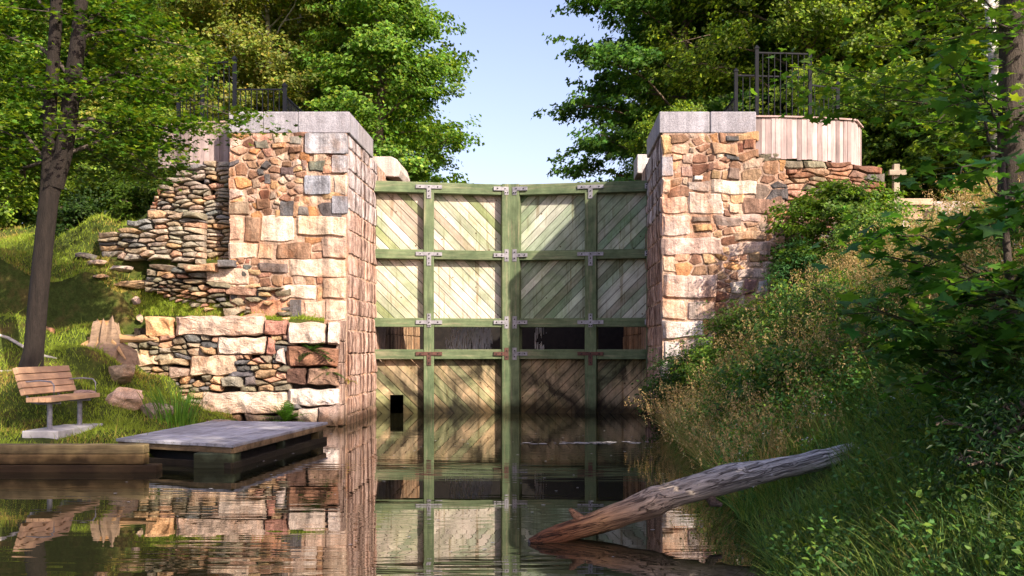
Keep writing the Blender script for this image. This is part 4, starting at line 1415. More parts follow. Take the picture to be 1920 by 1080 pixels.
def tree_parts(rng, Ht, cb, Rc, r0, nl, prof, shape, lsize, nleaf, cr, cfl, base, var=.22, alt=None, altp=0., barkc=(.16, .12, .09), lean=(0, 0), sub=4, subtop=True, up=.35, out_w=1.3, dark_in=0.0, trunk_pts=None, sides=8, flat=.42, sparse_low=1.0, rise=.5):
    tm = MB(); lm = MB()
    n = 9
    if trunk_pts is None:
        tp = np.array([(lean[0] * (i / (n - 1)) ** 1.3 + rng.normal() * .05 * (i > 0), lean[1] * (i / (n - 1)) + rng.normal() * .05 * (i > 0), Ht * i / (n - 1) - (.3 if i == 0 else 0)) for i in range(n)])
    else:
        tp = np.array(trunk_pts, float); n = len(tp)
    tr = np.linspace(1, .12, n) * r0; tr[0] *= 1.35
    tm.tube(tp, tr, sides, barkc, jit=.04, rng=rng)
    cent = []; outs = []
    ga = rng.uniform(0, 6.28)
    for i in range(nl):
        f = (i + .5) / nl
        h = cb + (Ht - cb) * f ** .9
        az = ga + i * 2.399 + rng.normal() * .25
        r = Rc * prof(f) * rng.uniform(.75, 1.15)
        p0 = np.array([np.interp(h - r * .25, tp[:, 2], tp[:, q]) for q in range(3)])
        d = np.array((math.cos(az), math.sin(az), 0))
        p1 = p0 + d * r + (0, 0, r * rise * rng.uniform(.4, 1.1))
        P = curve(p0, p1, .08 * r, 5, rng, .05 * r * .5)
        rr = max(.012, r0 * .35 * (1 - .7 * f))
        tm.tube(P, np.linspace(rr, .008, 5), 5, barkc, cap=False)
        for j in range(sub):
            g = .3 + .7 * (j + rng.random()) / sub
            q0 = P[0] + (P[-1] - P[0]) * g + (0, 0, .08 * r * math.sin(g * math.pi))
            sa = az + rng.choice((-1, 1)) * rng.uniform(.35, 1.2)
            sl2 = r * rng.uniform(.2, .45) * (1.25 - g * .6)
            q1 = q0 + np.array((math.cos(sa), math.sin(sa), rng.uniform(-.1, .45))) * sl2
            tm.tube(np.array([q0, (q0 + q1) / 2 + (0, 0, .03), q1]), [rr * .4, rr * .25, .005], 4, barkc, cap=False)
            for e in (q1, (q0 + q1) / 2):
                cent.append(e + rng.standard_normal(3) * .1); outs.append(d)
        cent.append(P[-1]); outs.append(d)
    cent.append(tp[-1]); outs.append(np.array((0, 0, 1.)))
    cent = np.array(cent); outs = np.array(outs)
    nc = len(cent)
    # twiglets: each clump is several small sprays
    ns = 5
    sc_ = np.repeat(cent, ns, 0) + rng.standard_normal((nc * ns, 3)) * (cr * .75, cr * .75, cr * flat)
    so_ = np.repeat(outs, ns, 0)
    per = max(2, int(nleaf / (nc * ns)))
    C = np.repeat(sc_, per, 0) + rng.standard_normal((len(sc_) * per, 3)) * (cr * .34, cr * .34, cr * .34 * flat)
    O = np.repeat(so_, per, 0) * out_w
    g = np.repeat(rng.uniform(.72, 1.3, len(sc_)), per) * np.repeat(np.repeat(rng.uniform(.8, 1.2, nc), ns), per)
    cols = leaf_cols(rng, len(C), base, var, .12, g, alt, altp)
    add_leaves(lm, rng, C, lsize, shape, cols, up, O, droop=.4)
    return tm, lm


def tree(name, loc, label, cat, group, args, bark='bark', rz=0):
    root = empty(name, loc, rz, label, cat, group)
    tm, lm = tree_parts(*args[0], **args[1])
    tm.build('trunk', M[bark], root, smooth=True)
    lm.build('crown', M['leaf'], root)
    return root


RT = np.random.default_rng(101)
ov = lambda f: (math.sin(math.pi * min(1, f * .8 + .22)) ** .7) * (1 if f < .9 else .8)
cone = lambda f: (1.05 - f) ** .75 * (1 if f > .08 else .75)
tall = lambda f: .75 + .35 * math.sin(math.pi * f) - .55 * f ** 3
G_DK = (.085, .20, .038); G_MD = (.12, .24, .03); G_YL = (.24, .35, .035); G_OL = (.20, .26, .045)
GRP = 'trees behind the lock'
protos = {}
protos['ash'] = tree('ash_tree', (-5.5, 31.5, 5.3), 'dark green tree with ragged right edge against the sky, left of the gap', 'tree', GRP,
                     ((RT, 12.5, .5, 2.4, .20, 46, lambda f: float(np.interp(f, [0, .15, .35, .6, 1], [.85, 1.15, 1.05, .66, .1])), SH_RH, .135, 84000, .5, 1, G_MD), dict(var=.25, alt=G_YL, altp=.2, sub=5, flat=.36, rise=.35)))
protos['maple'] = tree('maple_tree', (4.2, 31.0, 5.3), 'dark green rounded maple right of the sky gap above the right gate', 'tree', GRP,
                       ((RT, 11.5, .4, 3.4, .22, 46, lambda f: float(np.interp(f, [0, .2, .4, .6, 1], [.95, 1.1, .98, .72, .15])), SH_MID, .15, 62000, .46, 1, G_DK), dict(var=.3, alt=G_MD, altp=.4, sub=4, flat=.36, rise=.35)))
protos['birch'] = tree('birch_tree', (-9.5, 33, 5.4), 'olive green birch with pale branches right behind the left fence', 'tree', GRP,
                       ((RT, 12, 1.0, 3.4, .15, 40, tall, SH_RH, .13, 74000, .5, 1, G_OL), dict(var=.28, alt=(.24, .22, .04), altp=.25, sub=4, barkc=(.5, .48, .44), flat=.5)), bark='birch')
protos['yellow'] = tree('broadleaf_tree', (10.6, 30, 5.4), 'bright yellow green tree right behind the tall fence panel on the right', 'tree', GRP,
                        ((RT, 11.5, .3, 3.6, .18, 44, tall, SH_RH, .14, 74000, .5, 1, G_YL), dict(var=.28, alt=(.09, .15, .02), altp=.4, sub=4, flat=.45)))
protos['bush'] = tree('leafy_shrub', (-10.9, 25.2, 4.5), 'bright green shrub on the grass above the left wing wall', 'shrub', 'shrubs along the top of the left bank',
                      ((RT, 2.6, .1, 1.5, .04, 22, ov, SH_RH, .10, 24000, .3, 1, (.085, .15, .015)), dict(var=.28, alt=G_YL, altp=.4, sub=3)))

# (kind, photo column, distance, scale, turn, label)
bgt = [
    ('birch', 560, 35, 1.05, 1.0, 'tall olive birch between the left fence end and the ragged tree'),
    ('yellow', 470, 41, 1.1, 2.0, 'yellow green tree deep behind the left iron fence'),
    ('birch', 300, 31, .95, 3.0, 'olive birch above the left board wall'),
    ('yellow', 205, 33, 1.05, .5, 'bright green tree just right of the forked trunk'),
    ('ash', 90, 30, .95, 2.2, 'dense green tree straight behind the forked trunk'),
    ('yellow', -30, 31, 1.1, 4.0, 'bright green tree at the far left edge of the wood'),
    ('maple', 640, 44, 1.15, 1.4, 'dark maple peeping between birch and ragged tree on the left'),
    ('ash', 390, 46, 1.25, 4.2, 'far dark tree behind the left fence'),
    ('maple', 150, 44, 1.25, 2.9, 'far dark maple behind the forked trunk'),
    ('birch', 10, 42, 1.2, 5.2, 'far olive birch at the left edge'),
    ('ash', 690, 40, .92, 5.0, 'smaller dark tree just behind the ragged tree at the sky gap'),
    ('yellow', 1330, 34, .95, 1.1, 'yellowish tree between the dark maple and the fence on the right'),
    ('birch', 1420, 41, 1.25, 2.6, 'tall olive birch high above the right pier'),
    ('yellow', 1640, 31, 1.05, 3.3, 'sunny yellow green tree behind the post with crossarm'),
    ('yellow', 1745, 34, 1.2, .7, 'sunny tree behind the right timber edging'),
    ('yellow', 1520, 28.5, .95, 5.5, 'bright yellow green tree behind the iron fence on the right'),
    ('yellow', 1840, 29, 1.0, 5.1, 'bright tree beside the white birch trunk'),
    ('maple', 1960, 31, 1.1, 1.9, 'dark maple at the right edge of the wood'),
    ('maple', 1560, 46, 1.3, 2.4, 'far dark maple behind the bright trees on the right'),
    ('ash', 1290, 48, 1.12, 3.9, 'far tree whose top shows over the dark maple'),
    ('birch', 1700, 46, 1.3, 4.4, 'far olive tree behind the right bank'),
    ('ash', 1880, 45, 1.3, 5.7, 'far dark tree at the right edge'),
    ('maple', 250, 58, 1.5, .2, 'farthest dark tree on the left'),
    ('ash', 520, 60, 1.5, 1.2, 'farthest tree between the left birches'),
    ('maple', 1480, 60, 1.6, 3.0, 'farthest dark tree on the right'),
    ('ash', 1800, 62, 1.6, 4.0, 'farthest tree at the right'),
]
for kd, px_, Y, s_, rz, lab in bgt:
    x = xat(px_, Y)
    dup(protos[kd], (x, Y, float(H(x, Y)) - .1), rz, s_, lab)
bsh = [(40, 27, 1.1, 'bright shrub at the left edge of the grass slope'), (130, 28, 1.2, 'bright shrub behind the forked trunk at the grass edge'), (255, 26, 1.0, 'bright shrub above the left wing wall slabs'),
       (320, 24.5, .8, 'green shrub against the left wing wall end'), (-60, 24, 1.2, 'shrub cut by the left edge of the photo'), (205, 30, 1.5, 'tall bright shrub right of the forked trunk')]
for i, (px_, Y, s_, lab) in enumerate(bsh):
    x = xat(px_, Y); dup(protos['bush'], (x, Y, float(H(x, Y)) - .1), i * 1.3, s_, lab)
for i, (px_, Y, s_, lab) in enumerate([(1700, 24, 1.1, 'bright shrub behind the post with crossarm'), (1790, 23.5, 1.3, 'bright shrub behind the right timber edging'), (1620, 25, 1.2, 'bright shrub beyond the right board wall'), (1900, 22.5, 1.5, 'shrub below the dark trunk at the right edge'),
                                      (1280, 27, .9, 'yellowish shrub over the right coping'), (1860, 25.5, 1.7, 'tall bright shrub behind the white birch trunk')]):
    x = xat(px_, Y); r_ = dup(protos['bush'], (x, Y, float(H(x, Y)) - .1), i * 1.7 + .4, s_, lab); r_['group'] = 'shrubs behind the right bank'

# --- big forked tree on the left bank
RB = np.random.default_rng(202)
bx_, by_ = -7.92, 15.0; bz_ = float(H(bx_, by_)) - .15
root = empty('forked_tree', (bx_, by_, bz_), 0, 'forked tree with dark slanting trunk and green leaves behind the bench', 'tree')
tm, lm = MB(), MB()
def wp(px_, py_, Y=15.0):
    p = at(px_, py_, Y); return p - np.array((bx_, by_, bz_))
stem_ = [wp(56, 705), wp(63, 660), wp(72, 560), wp(82, 460), wp(92, 370), wp(104, 322)]
tm.tube(stem_, [.19, .145, .14, .135, .145, .135], 14, (.02, .015, .012), jit=.03, rng=RB)
A_ = [wp(92, 372), wp(93, 300), wp(94, 200), wp(100, 110), wp(106, 30), wp(108, -60), wp(100, -160), wp(90, -300)]
B_ = [wp(100, 350), wp(118, 290), wp(128, 230), wp(136, 150), wp(147, 70), wp(153, -10), wp(168, -110), wp(180, -260)]
tm.tube(A_, [.14, .105, .10, .095, .09, .08, .06, .03], 10, (.02, .015, .012), jit=.03, rng=RB)
tm.tube(B_, [.15, .13, .13, .12, .11, .10, .08, .04], 10, (.02, .015, .012), jit=.03, rng=RB)
cent = []; outs = []
brs = [(B_[1], (285, 240), 14.2), (B_[2], (250, 130), 14.0), (B_[3], (330, 170), 14.6), (B_[3], (240, 40), 15.5), (B_[4], (360, 90), 14.8), (B_[4], (280, -40), 15),
       (A_[2], (10, 150), 14.5), (A_[1], (-30, 250), 14.6), (A_[3], (-40, 60), 15.2), (A_[2], (30, 290), 13.9), (A_[4], (20, -30), 15), (B_[5], (230, -80), 14), (A_[1], (40, 330), 15.8),
       (B_[3], (60, 120), 13.6), (B_[4], (190, 20), 13.8), (B_[1], (210, 310), 15.8), (B_[5], (60, -60), 14), (B_[2], (300, 340), 15.4), (A_[1], (0, 390), 15.2), (B_[3], (430, 215), 15.1), (B_[2], (340, 250), 13.7)]
for (p0, (qx, qy), Y) in brs:
    Y = max(Y + .6, 15.5); p1 = wp(qx, qy, Y)
    P = curve(np.array(p0), np.array(p1), .15, 6, RB, .05)
    tm.tube(P, np.linspace(.035, .006, 6), 5, (.10, .08, .07), cap=False)
    for j in range(7):
        g = RB.uniform(.35, 1)
        q = P[0] + (P[-1] - P[0]) * g + (0, 0, .15 * math.sin(g * 3.14))
        e = q + RB.standard_normal(3) * (.38, .38, .16)
        tm.tube(np.array([q, (q + e) / 2, e]), [.01, .007, .003], 4, (.10, .08, .07), cap=False)
        cent.append(e)
    cent.append(P[-1])
cent = np.array(cent)
ns = 4; sp = np.repeat(cent, ns, 0) + RB.standard_normal((len(cent) * ns, 3)) * (.26, .26, .10)
per = 24
C = np.repeat(sp, per, 0) + RB.standard_normal((len(sp) * per, 3)) * (.16, .16, .05)
g = np.repeat(RB.uniform(.7, 1.3, len(sp)), per)
add_leaves(lm, RB, C, .085, SH_MAPLE, leaf_cols(RB, len(C), (.07, .16, .018), .25, .12, g, (.16, .24, .02), .35), up=1.0, droop=.5)
tm.build('trunk', M['bark'], root, smooth=True); lm.build('crown', M['leaf'], root)

# --- foreground maple saplings on the right bank
RM = np.random.default_rng(303)
def sapling(name, base, hub, ends, label, nleaf, lsize, colr, cat='tree', r0=.05, trunk=None, spread=(.2, .2, .06), per=9, alt=None):
    base = np.array(base, float)
    root = empty(name, tuple(base), 0, label, cat)
    tm, lm = MB(), MB()
    hub = [np.array(h_, float) - base for h_ in hub]
    tpts = [np.array((0, 0, -.3))] + hub
    tm.tube(tpts, np.linspace(r0, r0 * .35, len(tpts)), 9, (.07, .055, .045), jit=.03, rng=RM)
    cl = []
    for (hi, e) in ends:
        p1 = np.array(e, float) - base; p0 = hub[hi]
        P = curve(p0, p1, .06, 7, RM, .03)
        tm.tube(P, np.linspace(.016, .003, 7), 5, (.06, .05, .03), cap=False)
        L_ = np.linalg.norm(p1 - p0)
        for j in range(max(4, int(L_ / .13))):
            g_ = RM.uniform(.2, 1.0)
            q = P[0] + (P[-1] - P[0]) * g_
            e2 = q + RM.standard_normal(3) * spread
            tm.tube(np.array([q, (q + e2) / 2, e2]), [.005, .004, .002], 4, (.06, .07, .03), cap=False)
            cl.append(e2)
        cl.append(P[-1])
    cl = np.array(cl)
    C = np.repeat(cl, per, 0) + RM.standard_normal((len(cl) * per, 3)) * np.array(spread) * .7
    add_leaves(lm, RM, C, lsize, SH_MAPLE, leaf_cols(RM, len(C), colr, .22, .12, np.repeat(RM.uniform(.8, 1.25, len(cl)), per), alt, .2), up=1.1, droop=1.2, fold=.18)
    tm.build('trunk', M['bark'], root, smooth=True); lm.build('crown', M['leaf'], root)
    return root


def W(px_, py_, Y): return tuple(at(px_, py_, Y))
Yf = 7.0
gb = (xat(1905, 7), 7.0, float(H(xat(1905, 7), 7)))
hub = [W(1900, 700, 7), W(1895, 560, 7), W(1885, 430, 7.1), W(1880, 300, 7.2)]
ends = [(0, W(1600, 565, 6.6)), (0, W(1660, 650, 6.8)), (1, W(1640, 480, 6.9)), (1, W(1650, 430, 7.2)), (0, W(1720, 720, 6.6)),
        (0, W(1800, 800, 6.5)), (0, W(1780, 620, 6.3)), (1, W(1760, 540, 6.2)), (2, W(1790, 430, 6.3)), (3, W(1800, 330, 6.6)), (3, W(1840, 160, 7.0)), (1, W(1960, 500, 6.4)), (0, W(1950, 760, 6.2)), (2, W(1950, 350, 6.4)),
        (0, W(1870, 860, 6.4)), (1, W(1700, 600, 7.4)), (3, W(1760, 100, 7.6)), (0, W(1760, 700, 7.4)), (1, W(1850, 620, 6.1)), (1, W(1740, 470, 7.3))]
sapling('maple_sapling', gb, hub, ends, 'dark shaded maple sapling with big leaves reaching in from the right', 0, .125, (.05, .14, .026), alt=(.11, .23, .03), spread=(.16, .2, .07), per=8)

# overhanging maple with the dark trunk at the right edge
gx = xat(1912, 10.5); gb = (gx, 10.5, float(H(gx, 10.5)))
hub = [W(1908, 560, 10.5), W(1905, 400, 10.5), W(1900, 230, 10.5), W(1898, 60, 10.5), W(1895, -150, 10.5), W(1890, -400, 10.5)]
ends = [(2, W(1560, 190, 10.2)), (2, W(1520, 130, 10.8)), (3, W(1640, 90, 10.0)), (3, W(1700, 20, 10.5)), (2, W(1720, 230, 9.6)), (3, W(1780, -40, 9.8)), (4, W(1680, -60, 10)),
        (2, W(1800, 150, 9.4)), (1, W(1780, 300, 11)), (4, W(1800, -120, 9.2)), (3, W(1850, 60, 9.3)), (4, W(1950, -100, 9.5)), (2, W(1990, 200, 9.6)), (1, W(1980, 380, 9.6)), (3, W(1980, 60, 11)),
        (2, W(1660, 170, 11)), (5, W(1820, -300, 10)), (5, W(1950, -300, 11)), (5, W(1850, -380, 9)), (4, W(1700, -180, 10.6)), (2, W(1600, 130, 10.4))]
sapling('maple_tree', gb, hub, ends, 'maple with dark trunk at the right edge and leafy boughs hanging over the board wall', 0, .105, (.09, .20, .028), r0=.24, alt=(.18, .28, .03), spread=(.26, .3, .09), per=8)

# white birch trunk at right
gx = xat(1872, 21); gb = (gx, 21.0, float(H(gx, 21.0)))
hub = [W(1872, 330, 21), W(1868, 250, 21), W(1864, 120, 21), W(1856, 20, 21), W(1850, -100, 21), W(1846, -250, 21)]
rootb = empty('birch_tree', gb, 0, 'slim white birch trunk at the right behind the dark maple boughs', 'tree')
tm, lm = MB(), MB(); tp = [np.array((0, 0, -.3))] + [np.array(h_) - gb for h_ in hub]
tm.tube(tp, [.15, .13, .125, .11, .10, .08, .04], 10, (1, 1, 1), jit=.02, rng=RM)
cc = []
for i in range(14):
    b0 = tp[3 + i % 4]; e = b0 + np.array((RM.normal() * 1.2, RM.normal() * 1.2, RM.uniform(.2, 1.2)))
    tm.tube(curve(b0, e, .1, 4), np.linspace(.03, .006, 4), 5, (1, 1, 1), cap=False); cc.append(e)
cc = np.array(cc); C = np.repeat(cc, 220, 0) + RM.standard_normal((len(cc) * 220, 3)) * (.4, .4, .3)
add_leaves(lm, RM, C, .09, SH_RH, leaf_cols(RM, len(C), G_YL, .25), up=.8)
tm.build('trunk', M['birch'], rootb, smooth=True); lm.build('crown', M['leaf'], rootb)

# trees on the right bank beside and behind the camera, they shade the near bank and the dock
RS = np.random.default_rng(404)
for (x, y, ht, lab) in ((6.2, 1.5, 12.0, 'tall shade tree on the right bank behind the camera'), (9.0, 1.0, 11.0, 'second shade tree on the right bank behind the camera')):
    t = tree('shade_tree', (x, y, float(H(x, y))), lab, 'tree', None, ((RS, ht, 2.0, 2.6, .16, 20, ov, SH_MID, .2, 9000, .5, 1, G_DK), dict(var=.25, sub=3)))

# ------------------------------------------------------------------ shrubs near the walls
def shrub(name, px_, py_, Y, Ht, Rc, label, base, n=9000, ls=.08, shape=SH_RH, seed=1, alt=None, z=None, cr=.22, nl=16):
    x = xat(px_, Y); zz = float(H(x, Y)) - .05 if z is None else z
    rg = np.random.default_rng(seed)
    return tree(name, (x, Y, zz), label, 'shrub', None, ((rg, Ht, .05, Rc, .03, nl, ov, shape, ls, n, cr, 1, base), dict(var=.28, alt=alt, altp=.35, sub=3, up=.6)))


shrub('leafy_shrub', 1575, 480, 18.0, 1.75, 1.1, 'bright green shrub against the right end of the right pier', (.10, .20, .02), 15000, .085, SH_RH, 11, (.10, .16, .02))
shrub('leafy_shrub', 1500, 470, 18.6, 1.0, .28, 'dark narrow shrub climbing the right pier face', (.05, .12, .02), 4000, .07, SH_RH, 12)
shrub('leafy_shrub', 1515, 520, 17.6, .9, .7, 'blue green shrub low in front of the right pier', (.06, .17, .045), 8000, .07, SH_NARROW, 13)
shrub('leafy_shrub', 1660, 480, 17.8, .7, .7, 'green shrub in front of the right timber edging', (.08, .17, .02), 9000, .08, SH_RH, 14, (.10, .15, .02))
shrub('water_shrub', 1290, 690, 18.0, 1.1, .55, 'dark green shrub at the water against the right pier foot', (.045, .12, .025), 8000, .065, SH_NARROW, 15)
shrub('water_shrub', 1262, 740, 18.3, .9, .38, 'small dark shrub in the corner by the right gate', (.04, .10, .02), 5000, .06, SH_RH, 16)
shrub('leafy_shrub', 1400, 620, 17.2, 1.1, .75, 'green shrub halfway up the right bank with yellow flowers near', (.07, .16, .025), 9000, .075, SH_NARROW, 17, (.11, .16, .02))
shrub('dark_shrub', 1900, 960, 5.6, .55, .5, 'very dark leafy shrub in the bottom right corner', (.02, .06, .012), 3200, .055, SH_NARROW, 18, cr=.2)
shrub('dark_shrub', 1900, 830, 7.4, .55, .5, 'dark green shrub below the maple sapling', (.025, .07, .012), 3200, .055, SH_NARROW, 19, cr=.2)
shrub('leafy_shrub', 285, 420, 21.5, .8, .7, 'low bright bush at the top of the left wing wall steps', (.085, .15, .016), 6000, .08, SH_RH, 20, z=4.1)
shrub('leafy_shrub', 150, 445, 21.0, .7, .6, 'shadowed bush on the slope right of the forked trunk', (.04, .085, .014), 5000, .08, SH_RH, 21)
shrub('leafy_shrub', 300, 375, 22.0, .9, .8, 'bright bush beside the left wing wall top', (.085, .15, .016), 6000, .09, SH_RH, 22)


for i, (px_, Y, h_, r_, cc_, lab) in enumerate((
        (1350, 17.0, .75, .5, (.12, .24, .03), 'yellow green bushy weed low on the right bank near the pier foot'),
        (1395, 13.2, .6, .5, (.08, .19, .04), 'blue green bushy weed above the waterline of the right bank'),
        (1500, 14.5, .8, .6, (.09, .20, .04), 'dark bushy weed on the slope under the hanging maple tips'),
        (1560, 12.5, .8, .6, (.08, .18, .035), 'bushy weed on the right bank above the log end'),
        (1480, 11.2, .6, .45, (.07, .17, .03), 'small bushy weed just behind the log end'),
        (1680, 10.5, .8, .6, (.07, .17, .03), 'shaded bushy weed among dark leaves on the right bank'),
        (1640, 15.5, .8, .6, (.12, .22, .035), 'bushy weed in golden grass beneath the maple boughs'))):
    x = xat(px_, Y); rg = np.random.default_rng(600 + i)
    tree('bushy_weed', (x, Y, float(H(x, Y)) - .05), lab, 'plant', None, ((rg, h_, .03, r_, .012, 22, lambda f: 1.1 - .6 * f, SH_NARROW if i % 2 else SH_OVAL, .06, 6500, .16, 1, cc_), dict(var=.28, alt=(.2, .3, .04), altp=.25, sub=3, up=.5, rise=1.0)))


# ferns and wall plants
def fern(name, p, ln, n, label, seed, base=(.06, .16, .02), droop=.5, width=.22, cat='plant'):
    rg = np.random.default_rng(seed)
    root = empty(name, tuple(p), 0, label, cat)
    m = MB(); st = MB()
    for i in range(n):
        az = rg.uniform(math.pi, 2 * math.pi); el = rg.uniform(.1, 1.3); l_ = ln * rg.uniform(.6, 1.1)
        d = np.array((math.cos(az) * math.cos(el), math.sin(az) * math.cos(el) * .6, math.sin(el)))
        P = np.array([d * l_ * t - (0, 0, droop * l_ * t * t) for t in np.linspace(0, 1, 9)])
        st.tube(P, np.linspace(.004, .0015, 9), 4, (.08, .12, .03), cap=False)
        side = np.cross(d, (0, 0, 1)); side /= np.linalg.norm(side) + 1e-9
        for k_ in range(1, 9):
            wd = width * l_ * math.sin(math.pi * (k_ + .6) / 10) 
            for sg in (-1, 1):
                b_ = P[k_]; tip = b_ + side * sg * wd + d * wd * .3; t2 = (P[k_] - P[k_ - 1]) * .38
                m.add([b_ - t2, tip, b_ + t2], np.array([(0, 1, 2)]), np.array(base) * rg.uniform(.7, 1.4))
    st.build('stems', M['leaf'], root); m.build('fronds', M['leaf'], root)
    return root


fern('fern', (xat(590, YB), YB - .12, zat(662, YB)), .42, 22, 'dark green fern on the brown blocks of the low wall', 31, (.035, .10, .015))
fern('fern', (xat(622, YB), YB - .12, zat(700, YB)), .34, 16, 'small fern growing low between the brown blocks near the pier corner', 32, (.05, .13, .015))
fern('fern', (xat(543, YB), YB - .22, zat(790, YB)), .55, 34, 'bright green fern behind the dock at the wall foot', 33, (.07, .18, .02), droop=.3)
fern('fern', (-6.9, 21.0, zat(483, 19.2)), .35, 14, 'small fern in the shaded corner beside the left pier', 34, (.05, .14, .015))
fern('yellow_weed', (xat(655, YF) + .02, YF - .1, zat(715, YF)), .16, 12, 'tiny yellow flowering weed on the stained pier corner', 35, (.45, .38, .02))
# grassy plant at rubble foot
fern('leafy_weed', at(213, 445, 20.3), .5, 30, 'bright leafy weed above the lower slabs of the left wing wall', 36, (.06, .17, .02), droop=.6)


def blades(mb, rng, X, Y, Z, hgt, wid, lean, cols, bend=.5, K=3, az=None):
    n = len(X)
    az = rng.uniform(0, 2 * math.pi, n) if az is None else az
    d = np.stack([np.cos(az), np.sin(az), np.zeros(n)], 1)
    fa = rng.uniform(0, 2 * math.pi, n)
    s = np.stack([np.cos(fa), np.sin(fa) * .5, np.zeros(n)], 1)
    b = np.stack([X, Y, Z], 1)
    rows = []
    for k in range(K):
        t = k / K
        c = b + d * (lean * hgt * (t * .4 + bend * t * t))[:, None] + np.array((0, 0, 1.)) * (hgt * (t - .25 * lean * t * t))[:, None]
        w_ = (wid * (1 - .65 * t))[:, None] / 2
        rows += [c - s * w_, c + s * w_]
    t = 1
    rows.append(b + d * (lean * hgt * (.4 + bend))[:, None] + np.array((0, 0, 1.)) * (hgt * (1 - .25 * lean))[:, None])
    V = np.stack(rows, 1)
    nv = 2 * K + 1; base = (np.arange(n) * nv)[:, None]
    Vf = V.reshape(-1, 3); cc = np.repeat(cols, nv, 0)
    quads = np.concatenate([base + np.array((2 * k, 2 * k + 1, 2 * k + 3, 2 * k + 2)) for k in range(K - 1)])
    off = mb.n
    mb.add(Vf, quads, cc)
    tri = base + np.array((2 * K - 2, 2 * K - 1, 2 * K))
    mb.L.append((tri + off).ravel()); mb.T.append(np.full(n, 3)); mb.M.append(np.zeros(n, int))
    return rows[-1], d


# reeds beside the dock
RG = np.random.default_rng(505)
for (px_, py_, Y, n_, hg, lab) in ((330, 805, 15.6, 150, .62, 'clump of bright green iris leaves between bench and dock'),):
    x, y, z = at(px_, py_, Y); m = MB()
    X = x + RG.normal(0, .16, n_); Yy = y + RG.normal(0, .12, n_)
    blades(m, RG, X, Yy, H(X, Yy) - .02, hg * RG.uniform(.5, 1.15, n_), np.full(n_, .022), RG.uniform(.1, .7, n_), leaf_cols(RG, n_, (.10, .22, .02), .2), K=4, az=np.arctan2(Yy - y, X - x) + RG.normal(0, .5, n_))
    tag(m.build('iris_clump', M['grass']), lab, 'plant')

# short grass on the left bank
m = MB()
def scatter(n_, x0, x1, y0, y1, minz=.12):
    X = RG.uniform(x0, x1, n_); Y = RG.uniform(y0, y1, n_); Z = H(X, Y)
    k_ = Z > minz
    return X[k_], Y[k_], Z[k_]
patch = make_noise(77, 1.3, 2); patch2 = make_noise(78, .5, 2)
for (n_, a0, a1, b0, b1, hmn, hmx) in ((60000, -12, -4.9, 11.95, 18.55, .05, .13), (60000, -12, -4, 18.82, 22, .05, .13), (16000, -20, -8, 20, 34, .06, .16), (16000, -8.0, -4, 18.82, 19.25, .06, .12)):
    X, Y, Z = scatter(n_, a0, a1, b0, b1)
    kx = ~((X > bx0 - .45) & (X < bx0 + .08) & (Y > 12.8) & (Y < 14.2)) & ~((X > -8.7) & (Y > 19.35)) & ~((Y > YB - .25) & (Y < 18.85) & (X > -7.9)) 
    P_ = patch(np.stack([X, Y], 1)); kx &= (P_ > -1.1) | (RG.random(len(X)) < .3)
    X, Y, Z, P_ = X[kx], Y[kx], Z[kx], P_[kx]
    n2 = len(X)
    c = np.where((P_ + .5 * RG.standard_normal(n2) > .9)[:, None], np.array((.38, .30, .07)), np.array((.25, .34, .03)))
    c = c * np.clip(1 + .25 * RG.standard_normal((n2, 1)), .4, 1.8)
    tall_ = 1 + (RG.random(n2) < .04) * 1.6
    blades(m, RG, X, Y, Z - .01, RG.uniform(hmn, hmx, n2) * tall_ * .75, np.full(n2, .011) * (1 + .03 * (Y - 12)), RG.uniform(.2, 1.1, n2), c, K=2)
tag(m.build('lawn_grass', M['grass']), 'short sunlit grass covering the left bank', 'grass', kind='stuff')

# rough tall grass on the right bank
m = MB(); mh = MB(); mf = MB()
def rb(n_, y0, y1, bias=1.0):
    Y = RG.uniform(y0, y1, n_)
    x0 = np.interp(Y, [0, 6, 10, 14, 19], XB)
    X = x0 - .12 + RG.random(n_) ** bias * (np.interp(Y, [4, 19], [3.6, 6.2]))
    return X, Y
n_ = 95000
X, Y = rb(n_, 3.4, 18.7, 1.15)
kx = ~((Y > 18.6) & (X < 5)); X, Y = X[kx], Y[kx]; n_ = len(X)
Z = np.maximum(H(X, Y), -.05)
cl = patch2(np.stack([X, Y], 1)) + .7 * patch(np.stack([X, Y], 1)[:, ::-1])
r_ = RG.random(n_)
# real species colour patches: straw coloured and green grass
straw = (cl + .8 * RG.standard_normal(n_) - np.clip((10.5 - Y) * .35, 0, 2) + .6 * (Y > 11.5) > .8)
c = np.where(straw[:, None], np.array((.46, .34, .12)), np.where((r_ < .5)[:, None], np.array((.09, .22, .04)), np.array((.22, .31, .05))))
c = c * np.clip(1 + .28 * RG.standard_normal((n_, 1)), .35, 1.9)
hg = RG.uniform(.22, .62, n_) * np.where(straw, 1.15, 1.0) * (1 + .12 * cl)
az = RG.normal(math.pi * 1.05, 1.9, n_)
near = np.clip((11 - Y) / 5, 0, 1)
c = c * (1 - near * np.where(straw, .5, .3))[:, None]  # near blades darkened: tree shade over the near bank put into their colour
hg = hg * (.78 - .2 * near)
lf = np.clip(((X + .17) * 2.77 + (Y - 7.55) * 1.0) / (2.77 ** 2 + 1.0), 0, 1)
ldx, ldy = X - (-.17 + 2.77 * lf), Y - (7.55 + 1.0 * lf)
lnear = (np.hypot(ldx, ldy) < .2) | ((np.hypot(ldx, ldy) < .6) & (ldy < 0) & (RG.random(n_) < .75))
hg = np.where(lnear & (X < 2.45), .04, hg)
blades(m, RG, X, Y, Z - .02, hg, RG.uniform(.003, .0085, n_) * (1 + .035 * Y), RG.uniform(.15, 1.1, n_), c, bend=.7, K=4, az=az)
